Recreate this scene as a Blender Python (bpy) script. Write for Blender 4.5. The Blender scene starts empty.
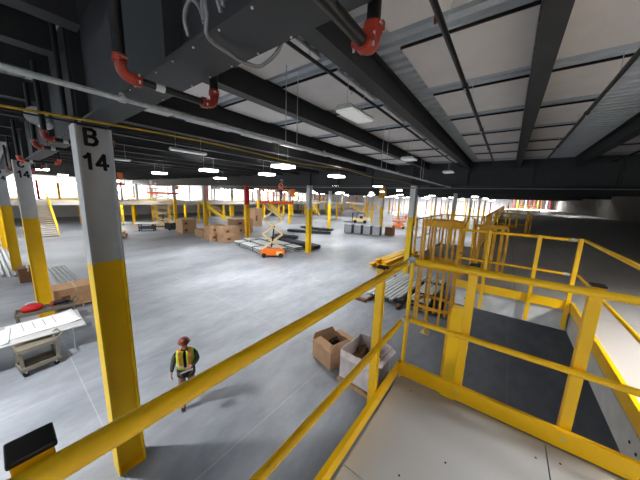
import bpy, math, random
from mathutils import Vector, Matrix
random.seed(7)
S = bpy.context.scene
C = S.collection
PI = math.pi
R = math.radians

# ------------------------------------------------------------------ materials
def srgb(r, g, b):
    f = lambda c: (c/12.92 if c <= .04045 else ((c+.055)/1.055)**2.4)
    return (f(r/255), f(g/255), f(b/255), 1)

def mat(name, rgb, rough=.5, metal=0., noise=0., scale=8., bump=0., emit=0., alpha=1., coat=0.):
    m = bpy.data.materials.new(name); m.use_nodes = True
    nt = m.node_tree; b = nt.nodes['Principled BSDF']
    col = srgb(*rgb)
    b.inputs['Base Color'].default_value = col
    b.inputs['Roughness'].default_value = rough
    b.inputs['Metallic'].default_value = metal
    if coat: b.inputs['Coat Weight'].default_value = coat
    if alpha < 1: b.inputs['Alpha'].default_value = alpha
    tc = nt.nodes.new('ShaderNodeTexCoord')
    n = nt.nodes.new('ShaderNodeTexNoise'); n.inputs['Scale'].default_value = scale; n.inputs['Detail'].default_value = 5
    nt.links.new(tc.outputs['Object'], n.inputs['Vector'])
    if noise:
        r = nt.nodes.new('ShaderNodeValToRGB')
        lo = tuple(c*(1-noise) for c in col[:3])+(1,); hi = tuple(min(1, c*(1+noise)) for c in col[:3])+(1,)
        r.color_ramp.elements[0].position = .3; r.color_ramp.elements[0].color = lo
        r.color_ramp.elements[1].position = .7; r.color_ramp.elements[1].color = hi
        nt.links.new(n.outputs['Fac'], r.inputs['Fac']); nt.links.new(r.outputs['Color'], b.inputs['Base Color'])
    if bump:
        bp = nt.nodes.new('ShaderNodeBump'); bp.inputs['Strength'].default_value = bump; bp.inputs['Distance'].default_value = .02
        nt.links.new(n.outputs['Fac'], bp.inputs['Height']); nt.links.new(bp.outputs['Normal'], b.inputs['Normal'])
    if emit:
        b.inputs['Emission Color'].default_value = col; b.inputs['Emission Strength'].default_value = emit
    return m

YEL = (252, 198, 4)
M = {}
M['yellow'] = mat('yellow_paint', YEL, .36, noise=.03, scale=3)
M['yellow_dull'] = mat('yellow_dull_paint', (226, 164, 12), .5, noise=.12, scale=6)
M['yellow_bright'] = mat('yellow_bright_paint', (245, 205, 25), .45, noise=.05)
M['beam'] = mat('dark_grey_steel', (43, 45, 47), .6, noise=.15, scale=2)
M['black_steel'] = mat('black_pipe', (13, 13, 14), .42, noise=.2, scale=10)
M['black'] = mat('black_plastic', (18, 18, 18), .5, noise=.1)
M['galv'] = mat('galvanised_steel', (205, 212, 212), .35, .4, noise=.15, scale=20)
M['galv_matt'] = mat('galvanised_sheet', (205, 209, 212), .5, .05, noise=.12, scale=6)
M['deck_metal'] = mat('ceiling_deck_metal', (188, 195, 202), .6, 0, noise=.08, scale=3)
M['panel'] = mat('white_board', (236, 231, 227), .75, noise=.04, scale=2)
M['red_fit'] = mat('red_fitting', (146, 46, 30), .4, noise=.15, scale=20)
M['orange_fit'] = mat('orange_fitting', (232, 84, 40), .4, noise=.1, scale=20)
M['conduit_y'] = mat('yellow_cable', (200, 160, 20), .5, noise=.1)
M['flex'] = mat('grey_flex', (120, 122, 124), .45, .3, noise=.1, scale=40)
M['card'] = mat('cardboard', (200, 160, 124), .85, noise=.1, scale=4, bump=.1)
M['card_in'] = mat('cardboard_inside', (120, 84, 58), .9, noise=.2, scale=6)
M['tape'] = mat('packing_tape', (205, 180, 150), .4, noise=.05)
M['wood'] = mat('pallet_wood', (182, 150, 112), .8, noise=.2, scale=9)
M['white'] = mat('white_paint', (225, 225, 222), .5, noise=.04)
M['paper'] = mat('paper', (248, 248, 250), .8, noise=.03)
M['ink'] = mat('blue_ink', (96, 100, 120), .8, noise=.05)
M['tabletop'] = mat('grey_table', (190, 192, 194), .6, noise=.06)
M['cart'] = mat('cart_plastic', (122, 116, 104), .6, noise=.12, scale=9)
M['rubber'] = mat('rubber', (26, 26, 26), .7, noise=.1)
M['red_bag'] = mat('red_cloth', (200, 28, 30), .6, noise=.12, scale=15, bump=.3)
M['tool_black'] = mat('tool_black', (38, 30, 30), .5, noise=.3, scale=30)
M['orange'] = mat('orange_paint', (236, 120, 30), .45, noise=.08)
M['red_paint'] = mat('red_paint', (206, 40, 34), .45, noise=.08)
M['lift_red'] = mat('lift_platform_red', (228, 92, 44), .5, noise=.1)
M['cream'] = mat('cream_paint', (232, 206, 150), .45, noise=.08)
M['dark_stuff'] = mat('dark_bundle', (62, 66, 74), .6, noise=.35, scale=6)
M['grey_stuff'] = mat('grey_crate_wrap', (178, 182, 188), .5, noise=.15, scale=5)
M['wall_white'] = mat('white_wall', (226, 222, 220), .8, noise=.05, scale=.6)
M['lamp_glow'] = mat('lamp_glow', (255, 252, 244), .5, emit=14)
M['lamp_dim'] = mat('lamp_diffuser', (228, 230, 228), .5, emit=.3)
M['skin'] = mat('skin', (196, 140, 112), .55, noise=.06)
M['hair'] = mat('hair', (52, 34, 24), .8, noise=.2)
M['eye'] = mat('eye', (30, 24, 20), .3, noise=.05)
M['lime'] = mat('lime_vest', (206, 224, 60), .65, noise=.08, scale=10)
M['vest_orange'] = mat('orange_band', (226, 138, 66), .6, noise=.08)
M['silver'] = mat('silver_band', (222, 218, 196), .35, noise=.05)
M['grey_cloth'] = mat('grey_cloth', (92, 94, 84), .9, noise=.2, scale=12, bump=.2)
M['black_cloth'] = mat('black_cloth', (30, 29, 32), .85, noise=.2, scale=12, bump=.2)
M['khaki'] = mat('khaki_cloth', (136, 110, 92), .85, noise=.15, scale=12, bump=.2)
M['denim'] = mat('denim_cloth', (70, 80, 112), .85, noise=.15, scale=12, bump=.2)
M['boot'] = mat('boot_leather', (28, 24, 22), .6, noise=.15)
M['hat_brown'] = mat('hard_hat_brown', (136, 62, 44), .4, noise=.2, scale=9)
M['hat_white'] = mat('hard_hat_white', (228, 226, 222), .35, noise=.03)
M['vest_red'] = mat('coral_vest', (232, 86, 70), .6, noise=.1)
M['text'] = mat('black_lettering', (16, 16, 16), .6, noise=.05)
M['tread'] = mat('stair_tread', (222, 206, 186), .6, noise=.08)

def mapcol(name, build, rough=.5):
    m = bpy.data.materials.new(name); m.use_nodes = True
    nt = m.node_tree; b = nt.nodes['Principled BSDF']; b.inputs['Roughness'].default_value = rough
    build(nt, b); return m

def column_paint(name, lower, upper, split=4.06):
    def f(nt, b):
        g = nt.nodes.new('ShaderNodeTexCoord'); s = nt.nodes.new('ShaderNodeSeparateXYZ')
        gt = nt.nodes.new('ShaderNodeMath'); gt.operation = 'GREATER_THAN'; gt.inputs[1].default_value = split
        n = nt.nodes.new('ShaderNodeTexNoise'); n.inputs['Scale'].default_value = 1.6; n.inputs['Detail'].default_value = 6
        mr = nt.nodes.new('ShaderNodeMapRange'); mr.inputs[3].default_value = .86; mr.inputs[4].default_value = 1.08
        mx = nt.nodes.new('ShaderNodeMix'); mx.data_type = 'RGBA'
        mx.inputs[6].default_value = srgb(*lower); mx.inputs[7].default_value = srgb(*upper)
        mu = nt.nodes.new('ShaderNodeMix'); mu.data_type = 'RGBA'; mu.blend_type = 'MULTIPLY'; mu.inputs[0].default_value = 1
        L = nt.links.new
        L(g.outputs['Object'], s.inputs[0]); L(s.outputs['Z'], gt.inputs[0]); L(g.outputs['Object'], n.inputs['Vector'])
        L(n.outputs['Fac'], mr.inputs[0]); L(gt.outputs[0], mx.inputs[0]); L(mx.outputs[2], mu.inputs[6]); L(mr.outputs[0], mu.inputs[7])
        L(mu.outputs[2], b.inputs['Base Color'])
    return mapcol(name, f, .5)
M['column'] = column_paint('column_paint_yellow_grey', (255, 210, 10), (216, 217, 216))
M['column_red'] = column_paint('column_paint_yellow_red', (245, 190, 12), (210, 34, 44))

def concrete():
    def f(nt, b):
        L = nt.links.new
        tc = nt.nodes.new('ShaderNodeTexCoord')
        mp = nt.nodes.new('ShaderNodeMapping'); mp.inputs['Scale'].default_value = (1, .45, 1); mp.inputs['Rotation'].default_value = (0, 0, .5)
        L(tc.outputs['Object'], mp.inputs[0])
        n1 = nt.nodes.new('ShaderNodeTexNoise'); n1.inputs['Scale'].default_value = .35; n1.inputs['Detail'].default_value = 9; n1.inputs['Roughness'].default_value = .62
        n2 = nt.nodes.new('ShaderNodeTexNoise'); n2.inputs['Scale'].default_value = 3.2; n2.inputs['Detail'].default_value = 8; n2.inputs['Roughness'].default_value = .7
        L(mp.outputs[0], n1.inputs['Vector']); L(mp.outputs[0], n2.inputs['Vector'])
        r1 = nt.nodes.new('ShaderNodeValToRGB')
        e = r1.color_ramp.elements
        e[0].position = .34; e[0].color = srgb(122, 128, 138); e[1].position = .68; e[1].color = srgb(166, 171, 180)
        L(n1.outputs['Fac'], r1.inputs['Fac'])
        mr = nt.nodes.new('ShaderNodeMapRange'); mr.inputs[1].default_value = .3; mr.inputs[2].default_value = .7; mr.inputs[3].default_value = .84; mr.inputs[4].default_value = 1.12
        L(n2.outputs['Fac'], mr.inputs[0])
        mu = nt.nodes.new('ShaderNodeMix'); mu.data_type = 'RGBA'; mu.blend_type = 'MULTIPLY'; mu.inputs[0].default_value = 1
        L(r1.outputs[0], mu.inputs[6]); L(mr.outputs[0], mu.inputs[7])
        # saw-cut joints filled pale, a grid in both directions
        sp = nt.nodes.new('ShaderNodeSeparateXYZ'); L(tc.outputs['Object'], sp.inputs[0])
        outs = []
        for ax, period, off in (('X', 4.6, .65), ('Y', 5.47, JOINT_Y)):
            a = nt.nodes.new('ShaderNodeMath'); a.operation = 'ADD'; a.inputs[1].default_value = 1000*period - off
            L(sp.outputs[ax], a.inputs[0])
            d = nt.nodes.new('ShaderNodeMath'); d.operation = 'MODULO'; d.inputs[1].default_value = period; L(a.outputs[0], d.inputs[0])
            c = nt.nodes.new('ShaderNodeMath'); c.operation = 'LESS_THAN'; c.inputs[1].default_value = .022; L(d.outputs[0], c.inputs[0])
            outs.append(c)
        mxx = nt.nodes.new('ShaderNodeMath'); mxx.operation = 'MAXIMUM'; L(outs[0].outputs[0], mxx.inputs[0]); L(outs[1].outputs[0], mxx.inputs[1])
        k = nt.nodes.new('ShaderNodeMath'); k.operation = 'MULTIPLY'; k.inputs[1].default_value = .24; L(mxx.outputs[0], k.inputs[0])
        m2 = nt.nodes.new('ShaderNodeMix'); m2.data_type = 'RGBA'; m2.inputs[7].default_value = srgb(214, 214, 212)
        L(k.outputs[0], m2.inputs[0]); L(mu.outputs[2], m2.inputs[6]); L(m2.outputs[2], b.inputs['Base Color'])
        mr2 = nt.nodes.new('ShaderNodeMapRange'); mr2.inputs[3].default_value = .3; mr2.inputs[4].default_value = .55
        L(n1.outputs['Fac'], mr2.inputs[0]); L(mr2.outputs[0], b.inputs['Roughness'])
    return mapcol('polished_concrete', f)
JOINT_Y = .9
M['concrete'] = concrete()

def boards(name, rgb, px, py, ox, oy, rough=.45):
    def f(nt, b):
        L = nt.links.new
        tc = nt.nodes.new('ShaderNodeTexCoord'); sp = nt.nodes.new('ShaderNodeSeparateXYZ'); L(tc.outputs['Object'], sp.inputs[0])
        n = nt.nodes.new('ShaderNodeTexNoise'); n.inputs['Scale'].default_value = 1.3; n.inputs['Detail'].default_value = 7; L(tc.outputs['Object'], n.inputs['Vector'])
        mr = nt.nodes.new('ShaderNodeMapRange'); mr.inputs[3].default_value = .88; mr.inputs[4].default_value = 1.08; L(n.outputs['Fac'], mr.inputs[0])
        outs = []
        for ax, period, off in (('X', px, ox), ('Y', py, oy)):
            a = nt.nodes.new('ShaderNodeMath'); a.operation = 'ADD'; a.inputs[1].default_value = 1000*period - off; L(sp.outputs[ax], a.inputs[0])
            d = nt.nodes.new('ShaderNodeMath'); d.operation = 'MODULO'; d.inputs[1].default_value = period; L(a.outputs[0], d.inputs[0])
            c = nt.nodes.new('ShaderNodeMath'); c.operation = 'LESS_THAN'; c.inputs[1].default_value = .006; L(d.outputs[0], c.inputs[0]); outs.append(c)
        mxx = nt.nodes.new('ShaderNodeMath'); mxx.operation = 'MAXIMUM'; L(outs[0].outputs[0], mxx.inputs[0]); L(outs[1].outputs[0], mxx.inputs[1])
        mu = nt.nodes.new('ShaderNodeMix'); mu.data_type = 'RGBA'; mu.blend_type = 'MULTIPLY'; mu.inputs[0].default_value = 1
        mu.inputs[6].default_value = srgb(*rgb); L(mr.outputs[0], mu.inputs[7])
        m2 = nt.nodes.new('ShaderNodeMix'); m2.data_type = 'RGBA'; m2.inputs[7].default_value = srgb(60, 58, 56)
        L(mxx.outputs[0], m2.inputs[0]); L(mu.outputs[2], m2.inputs[6]); L(m2.outputs[2], b.inputs['Base Color'])
    return mapcol(name, f, rough)
M['deck'] = mat('platform_board', (170, 171, 173), .45, noise=.05, scale=1.5)
M['mezz'] = boards('mezzanine_board', (186, 182, 180), 1.22, 2.44, .3, .2, .5)
def block():
    def f(nt, b):
        L = nt.links.new
        tc = nt.nodes.new('ShaderNodeTexCoord'); mp = nt.nodes.new('ShaderNodeMapping'); mp.inputs['Rotation'].default_value = (PI/2, 0, PI/2)
        L(tc.outputs['Object'], mp.inputs[0])
        br = nt.nodes.new('ShaderNodeTexBrick'); br.inputs['Scale'].default_value = 1
        br.inputs['Brick Width'].default_value = 3.0; br.inputs['Row Height'].default_value = 1.2; br.inputs['Mortar Size'].default_value = .05
        br.inputs['Color1'].default_value = srgb(150, 148, 140); br.inputs['Color2'].default_value = srgb(120, 118, 110); br.inputs['Mortar'].default_value = srgb(80, 78, 74)
        L(mp.outputs[0], br.inputs['Vector']); L(br.outputs['Color'], b.inputs['Base Color'])
    return mapcol('precast_wall', f, .9)
M['block'] = block()

# ------------------------------------------------------------------ mesh builder
class MB:
    def __init__(s): s.v = []; s.f = []; s.sm = []
    def add(s, vs, fs, smooth=False):
        b = len(s.v); s.v += [tuple(v) for v in vs]
        s.f += [tuple(b+i for i in f) for f in fs]; s.sm += [smooth]*len(fs); return s
    def box(s, x0, x1, y0, y1, z0, z1, mtx=None):
        vs = [Vector((x, y, z)) for z in (z0, z1) for y in (y0, y1) for x in (x0, x1)]
        if mtx is not None: vs = [mtx @ v for v in vs]
        return s.add(vs, [(0, 2, 3, 1), (4, 5, 7, 6), (0, 1, 5, 4), (2, 6, 7, 3), (0, 4, 6, 2), (1, 3, 7, 5)])
    def bar(s, a, b, w, h, up=(0, 0, 1)):     # rectangular bar from a to b
        a = Vector(a); b = Vector(b); d = b-a; L = d.length; d.normalize()
        u = Vector(up)
        if abs(d.dot(u)) > .98: u = Vector((1, 0, 0))
        r = d.cross(u).normalized(); u = r.cross(d).normalized()
        m = Matrix((r, d, u)).transposed().to_4x4(); m.translation = a
        return s.box(-w/2, w/2, 0, L, -h/2, h/2, m)
    def tube(s, pts, r, n=12, cap=True):
        pts = [Vector(p) for p in pts]; k = len(pts)
        rs = r if isinstance(r, (list, tuple)) else [r]*k
        vs = []; prev = None
        for i, p in enumerate(pts):
            d = (pts[min(i+1, k-1)]-pts[max(i-1, 0)]).normalized()
            if prev is None:
                u = Vector((0, 0, 1)) if abs(d.z) < .9 else Vector((1, 0, 0))
                x = d.cross(u).normalized()
            else:
                x = (prev - d*prev.dot(d)).normalized()
            prev = x; y = d.cross(x)
            for j in range(n):
                a = 2*PI*j/n; vs.append(p+(x*math.cos(a)+y*math.sin(a))*rs[i])
        fs = [(i*n+j, i*n+(j+1) % n, (i+1)*n+(j+1) % n, (i+1)*n+j) for i in range(k-1) for j in range(n)]
        s.add(vs, fs, True)
        if cap:
            s.add(vs[:n], [tuple(range(n))[::-1]]); s.add(vs[-n:], [tuple(range(n))])
        return s
    def prism(s, poly, a, b, axis='y'):       # polygon (2D) extruded along an axis from a to b
        n = len(poly)
        P = {'y': lambda u, w, t: (u, t, w), 'x': lambda u, w, t: (t, u, w), 'z': lambda u, w, t: (u, w, t)}[axis]
        vs = [P(u, w, a) for u, w in poly]+[P(u, w, b) for u, w in poly]
        fs = [(i, (i+1) % n, n+(i+1) % n, n+i) for i in range(n)]
        return s.add(vs, fs+[tuple(range(n))[::-1], tuple(range(n, 2*n))])
    def ell(s, c, rx, ry, rz, n=14, m=9, z0=-1., z1=1.):
        vs = []; c = Vector(c)
        for i in range(m+1):
            t = math.asin(z0)+(math.asin(z1)-math.asin(z0))*i/m
            for j in range(n):
                a = 2*PI*j/n; vs.append(c+Vector((rx*math.cos(t)*math.cos(a), ry*math.cos(t)*math.sin(a), rz*math.sin(t))))
        fs = [(i*n+j, i*n+(j+1) % n, (i+1)*n+(j+1) % n, (i+1)*n+j) for i in range(m) for j in range(n)]
        return s.add(vs, fs+[tuple(range(n))[::-1], tuple(range(m*n, m*n+n))], True)
    def build(s, name, m, parent=None, loc=(0, 0, 0), bevel=0):
        me = bpy.data.meshes.new(name); me.from_pydata(s.v, [], s.f)
        me.polygons.foreach_set('use_smooth', s.sm)
        me.materials.append(M[m] if isinstance(m, str) else m); me.update()
        import bmesh
        bm = bmesh.new(); bm.from_mesh(me); bmesh.ops.recalc_face_normals(bm, faces=bm.faces); bm.to_mesh(me); bm.free()
        o = bpy.data.objects.new(name, me); C.objects.link(o); o.parent = parent; o.location = loc
        if bevel:
            md = o.modifiers.new('bevel', 'BEVEL'); md.width = bevel; md.segments = 2; md.limit_method = 'ANGLE'
        return o

def tag(o, label, cat, group=None, kind=None):
    o['label'] = label; o['category'] = cat
    if group: o['group'] = group
    if kind: o['kind'] = kind
    return o
def thing(name, label, cat, loc=(0, 0, 0), rotz=0, group=None):
    o = bpy.data.objects.new(name, None); C.objects.link(o); o.empty_display_size = .1
    o.location = loc; o.rotation_euler = (0, 0, rotz)
    return tag(o, label, cat, group)
def struct(o): o['kind'] = 'structure'; return o
def dup(root, loc, rotz, label, group=None):
    def cp(o, par):
        c = o.copy(); C.objects.link(c); c.parent = par
        for ch in list(o.children): cp(ch, c)
        return c
    r = cp(root, None); r.location = loc; r.rotation_euler = (0, 0, rotz); r['label'] = label
    if group: r['group'] = group
    return r
def text_mesh(txt, size, m, parent, mtx, name='marking', bold=.02):
    cu = bpy.data.curves.new(name, 'FONT'); cu.body = txt; cu.size = size; cu.offset = bold; cu.extrude = .001
    cu.align_x = 'CENTER'; cu.align_y = 'CENTER'
    t = bpy.data.objects.new('tmp', cu); C.objects.link(t)
    bpy.context.view_layer.update()
    me = bpy.data.meshes.new_from_object(t.evaluated_get(bpy.context.evaluated_depsgraph_get()))
    bpy.data.objects.remove(t); me.transform(mtx)
    me.materials.clear(); me.materials.append(M[m])
    o = bpy.data.objects.new(name, me); C.objects.link(o); o.parent = parent
    return o
def XF(*rows): return Matrix(rows)

# ------------------------------------------------------------------ shell
CEIL = 7.55; FL = 3.66
XL, XR, YN, YF = -64, 10.8, -18, 112
struct(MB().box(XL, XR+4, YN, YF, -.3, 0).build('floor', 'concrete'))
cb = MB()
# corrugated deck: trapezoid ribs running across
prof = []; y = YN; 
while y < 40:
    prof += [(y, CEIL), (y+.13, CEIL), (y+.145, CEIL+.08), (y+.235, CEIL+.08)]; y += .25
prof += [(y, CEIL), (YF, CEIL)]
n = len(prof)
vs = [(XL, a, b) for a, b in prof]+[(XR+4, a, b) for a, b in prof]+[(XL, YN, CEIL+.3), (XL, YF, CEIL+.3), (XR+4, YN, CEIL+.3), (XR+4, YF, CEIL+.3)]
cb.add(vs, [(i, i+1, n+i+1, n+i) for i in range(n-1)]+[(2*n, 2*n+1, 2*n+3, 2*n+2)])
struct(cb.build('ceiling', 'deck_metal'))
struct(MB().box(XL-.3, XL, YN, YF, 0, CEIL).build('wall_left', 'wall_white'))
struct(MB().box(XL, XR+4, YF, YF+.3, 0, CEIL).build('wall_back', 'wall_white'))
struct(MB().box(XR, XR+.3, YN, YF, 0, CEIL).build('wall_right', 'block'))
struct(MB().box(1.0, XR, YN-.2, YN, 0, FL).build('wall_light_block', 'block'))  # unseen wall added to keep world light from under the upper floor

# ------------------------------------------------------------------ beams, girders
BX = [.12+2.245*k for k in range(4, -28, -1)]
ROWS = [1.04+16.4*k for k in range(0, 6)]
def ibeam_mb(L, w, h, tf, tw):
    mb = MB(); p = [(-w/2, 0), (w/2, 0), (w/2, tf), (tw/2, tf), (tw/2, h-tf), (w/2, h-tf), (w/2, h), (-w/2, h), (-w/2, h-tf), (-tw/2, h-tf), (-tw/2, tf), (-w/2, tf)]
    return mb.prism(p, 0, L, 'y')
nearname = {0: 'over the camera platform, just right of the centre', 1: 'over the platform railing corner', -1: 'nearest the dim wall beyond the pipe'}
ord_ = ['first', 'second', 'third', 'fourth', 'fifth', 'sixth', 'seventh', 'eighth']
spans = [(-17, ROWS[0]-.17)]+[(ROWS[i]+.17, ROWS[i+1]-.17) for i in range(5)]
for bi, (y0, y1) in enumerate(spans):
    base = None
    for k in range(-4, 28):
        x = .12-2.245*k
        if bi == 0 and (k < 1 or k > 8): continue
        if bi == 1 and -2 <= k <= 4:
            lab = {-2: 'dark steel roof beam over the upper floor, second to the right of the wide central one', -1: 'dark steel roof beam crossing the ribbed deck on the far side of the right sprinkler pipe',
                   0: 'dark steel roof beam seen nearly end-on straight above the opening in the platform', 1: 'broad dark steel roof beam running diagonally between the rows of white boards and the hanging white lamp',
                   2: 'dark steel roof beam with two thin hanger rods in front, behind the hanging white lamps',
                   3: 'dark steel roof beam just behind the long galvanised conduit, nearer bay', 4: 'dark steel roof beam just beyond the yellow cable, nearer bay'}[k]
            grp = None
        else:
            lab = ['dark steel roof beam on the camera side of the nearest deep girder', 'dark steel roof beam in the nearest bay, beyond the yellow cable', 'dark steel roof beam in the second bay',
                   'dark steel roof beam in the third bay', 'dark steel roof beam in the distant fourth bay', 'dark steel roof beam in the most distant bay'][bi]
            grp = ['roof beams on the camera side of the girder', 'roof beams of the nearest bay', 'roof beams of the second bay', 'roof beams of the third bay', 'roof beams of the fourth bay', 'roof beams of the last bay'][bi]
        if base is None:
            base = ibeam_mb(y1-y0, .24, CEIL-7.12, .02, .015).build('roof_beam', 'beam', None, (x, y0, 7.12))
            o = base
        else:
            o = base.copy(); C.objects.link(o); o.location = (x, y0, 7.12)
            if 'group' in o: del o['group']
        tag(o, lab, 'beam', grp)
tag(ibeam_mb(17.8, .24, CEIL-7.12, .02, .015).build('roof_beam', 'beam', None, (-5.5, -17, 7.12)), 'dark steel roof beam meeting the girder directly above column B 14', 'beam')
CX = [-5.25-9.2*k for k in range(-1, 7)]
GR = ['girder running on over the camera side to the block wall', 'girder closing off the white boards on the side of the block wall', 'third girder reaching the block wall over the dark upper floor', 'fourth girder reaching the block wall over the dark upper floor', 'fifth girder reaching the block wall', 'farthest girder reaching the block wall']
for yy, gl in zip([1.04+16.4*k for k in range(6)], GR):
    w, h, tf, tw = .32, 1.38, .03, .03
    p = [(-w/2, 0), (w/2, 0), (w/2, tf), (tw/2, tf), (tw/2, h-tf), (w/2, h-tf), (w/2, h), (-w/2, h), (-w/2, h-tf), (-tw/2, h-tf), (-tw/2, tf), (-w/2, tf)]
    o = MB().prism(p, .005, XR-3.955, 'x').build('girder', 'beam', None, (3.95, yy, 6.17)); tag(o, 'dark steel '+gl, 'girder')
gb = None
for ri, yy in enumerate(ROWS):
    for ci in range(len(CX)-1):
        x1, x0 = CX[ci]-.0, CX[ci+1]+.0
        if gb is None:
            mb = MB(); w, h, tf, tw, L = .32, CEIL-6.17, .03, .03, 9.2
            p = [(-w/2, 0), (w/2, 0), (w/2, tf), (tw/2, tf), (tw/2, h-tf), (w/2, h-tf), (w/2, h), (-w/2, h), (-w/2, h-tf), (-tw/2, h-tf), (-tw/2, tf), (-w/2, tf)]
            mb.prism(p, .005, L-.005, 'x'); o = gb = mb.build('girder', 'beam')
            st = None
            for xx in (.12, 3.1, 6.1, 9.08):
                for sy in (-1, 1):
                    if st is None: st = MB().box(-.008, .008, -.068, .068, .03, h-.03).build('stiffener', 'beam', gb); s2 = st
                    else: s2 = st.copy(); C.objects.link(s2)
                    s2.location = (xx, sy*.083, 0)
            b0 = None
            for q in range(22):
                for sy in (-1, 1):
                    if b0 is None: b0 = MB().tube([(0, 0, -.008), (0, 0, 0)], .007, 8).build('bolt', 'galv_matt', gb); s2 = b0
                    else: s2 = b0.copy(); C.objects.link(s2)
                    s2.location = (2.0+q*.3, sy*.14, 0)
        else: 
            o = gb.copy(); C.objects.link(o)
            for ch in gb.children:
                if ri == 0 and ci < 3 or ri == 1 and ci < 2 and ch.name.startswith('stiff'): c2 = ch.copy(); C.objects.link(c2); c2.parent = o
        o.location = (x0, yy, 6.17)
        if 'group' in o: del o['group']
        if ri == 0 and ci == 0: tag(o, 'deep dark steel girder crossing above the camera, carrying looped grey cables', 'girder')
        elif ri == 0 and ci == 1: tag(o, 'deep dark steel girder between the columns marked B 14 and C 14', 'girder')
        elif ri == 1 and ci == 0: tag(o, 'deep dark steel girder where the rows of white ceiling boards end', 'girder')
        else: tag(o, ['deep dark steel girder in the row of columns 14, beyond column C 14', 'deep dark steel girder in the row of columns 15', 'deep dark steel girder in the third row of columns', 'deep dark steel girder in the fourth row of columns', 'deep dark steel girder in the fifth row of columns', 'deep dark steel girder in the farthest row of columns'][ri], 'girder',
                  ['girders beyond column C 14', 'girders of the second row', 'girders of the third row', 'girders of the fourth row', 'girders of the fifth row', 'girders of the sixth row'][ri])

# ------------------------------------------------------------------ columns
def column_mb(h=6.17):
    # web in the plane x = const facing +x; flanges at both y ends
    mb = MB(); w, d, t = .36, .42, .025
    p = [(-w/2, -d/2), (w/2, -d/2), (w/2, -d/2+t), (.03, -d/2+t), (.03, d/2-t), (w/2, d/2-t), (w/2, d/2), (-w/2, d/2), (-w/2, d/2-t), (-.03, d/2-t), (-.03, -d/2+t), (-w/2, -d/2+t)]
    return mb.prism(p, .02, h, 'z')
colproto = None; redproto = None
def add_column(x, y, label, group=None, paint='column'):
    global colproto, redproto
    pr = colproto if paint == 'column' else redproto
    if pr is None:
        r = thing('steel_column', label, 'column', (x, y, 0), 0, group)
        column_mb().build('shaft', paint, r)
        mb = MB().box(-.18, .18, -.21, .21, 0, .02); mb.build('base_plate', 'yellow' , r)
        if paint == 'column': colproto = r
        else: redproto = r
        return r
    r = dup(pr, (x, y, 0), 0, label)
    if 'group' in r: del r['group']
    if group: r['group'] = group
    return r
GL = {'B': [[(0, 0), (0, 1)], [(0, 1), (.42, 1), (.58, .9), (.6, .76), (.52, .6), (.38, .53), (0, .53)], [(.38, .53), (.6, .45), (.68, .28), (.6, .09), (.42, 0), (0, 0)]],
      'C': [[(.68, .78), (.55, .95), (.34, 1), (.14, .9), (.02, .68), (0, .5), (.02, .32), (.14, .1), (.34, 0), (.55, .05), (.68, .22)]],
      'D': [[(0, 0), (0, 1)], [(0, 1), (.35, 1), (.58, .85), (.68, .5), (.58, .15), (.35, 0), (0, 0)]],
      '1': [[(.0, .74), (.2, .86), (.3, 1), (.3, 0)]], '4': [[(.5, 0), (.5, 1), (0, .3), (.7, .3)]],
      '5': [[(.6, 1), (.1, 1), (.05, .55), (.3, .62), (.55, .5), (.62, .3), (.5, .08), (.28, 0), (.03, .1)]]}
def glyph(col, ch_, oy, oz, h, name):
    mb = MB(); w = .7*h*.85
    for k, st in enumerate(GL[ch_]):
        P = [Vector((.033+.001*k, oy-w/2+u*h*.85, oz-h/2+v*h)) for u, v in st]
        for p, q in zip(P[:-1], P[1:]):
            d = (q-p).normalized()*.016; mb.bar(p-d, q+d, .048 if h > .2 else .04, .004, (1, 0, 0))
    return mb.build(name, 'text', col)
def mark(col, letter, digits, zc, s=.22):
    glyph(col, letter, -.01, zc, s, 'letter_marking')
    for i, d in enumerate(digits): glyph(col, d, -.05+.14*i, zc-.36, s, 'number_marking')
c = add_column(-5.25, 1.04, 'tall grey and yellow steel column lettered B 14, closest to the camera')
c2 = add_column(-14.4, .80, 'grey and yellow steel column lettered C 14 beside the drawing table')
c3 = add_column(-23.65, .45, 'grey and yellow steel column lettered D 14 behind column C 14')
c4 = add_column(-5.25, 17.44, 'grey and yellow steel column lettered B 15 behind the stack of yellow beams')
add_column(-14.45, 17.44, 'white and yellow column standing between the steel bundles and the open floor')
add_column(-23.65, 17.44, 'bright red and yellow column beside the cartons', paint='column_red')
add_column(-32.85, 17.44, 'pale grey and yellow column behind the cardboard cartons')
ccp = add_column(-14.45, 33.84, 'column with a yellow hoist housing at its head beside the grey crates')
names = {(-5.25, 33.84): 'grey column just beyond the ladder cage, past column B 15', (-23.65, 33.84): 'white and yellow column beyond the dark bundle on the floor', (-32.85, 33.84): 'column behind the tall scissor lift with the worker',
         (-32.85, 1.04): 'column in line with column D 14, farthest but one at the stair', (-42.05, 17.44): 'column beside the far cream scissor lift'}
for x in CX[1:]:
    for yy in ROWS:
        if (round(x, 2), round(yy, 2)) in {(-5.25, 1.04), (-14.45, 1.04), (-23.65, 1.04), (-5.25, 17.44), (-14.45, 17.44), (-23.65, 17.44), (-32.85, 17.44), (-14.45, 33.84)}: continue
        k = (round(x, 2), round(yy, 2))
        if yy < 2: yy = .25
        if k in names: add_column(x, yy, names[k])
        else: add_column(x, yy, 'distant white and yellow steel column on the far side of the hall', 'distant columns')

t = thing('hoist_housing', 'yellow hoist housing on the head of the column by the grey crates', 'machine', (-14.45, 33.84, 0))
MB().box(-.3, .35, -.75, -.25, 5.3, 7.2).build('body', 'yellow_dull', t, bevel=.05)
MB().box(.1, .6, -.7, -.3, 5.8, 6.6).build('side_housing', 'yellow_dull', t, bevel=.04)
MB().box(-.9, .9, -.8, -.2, 7.2, 7.28).build('mounting_plate', 'cream', t)

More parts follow.
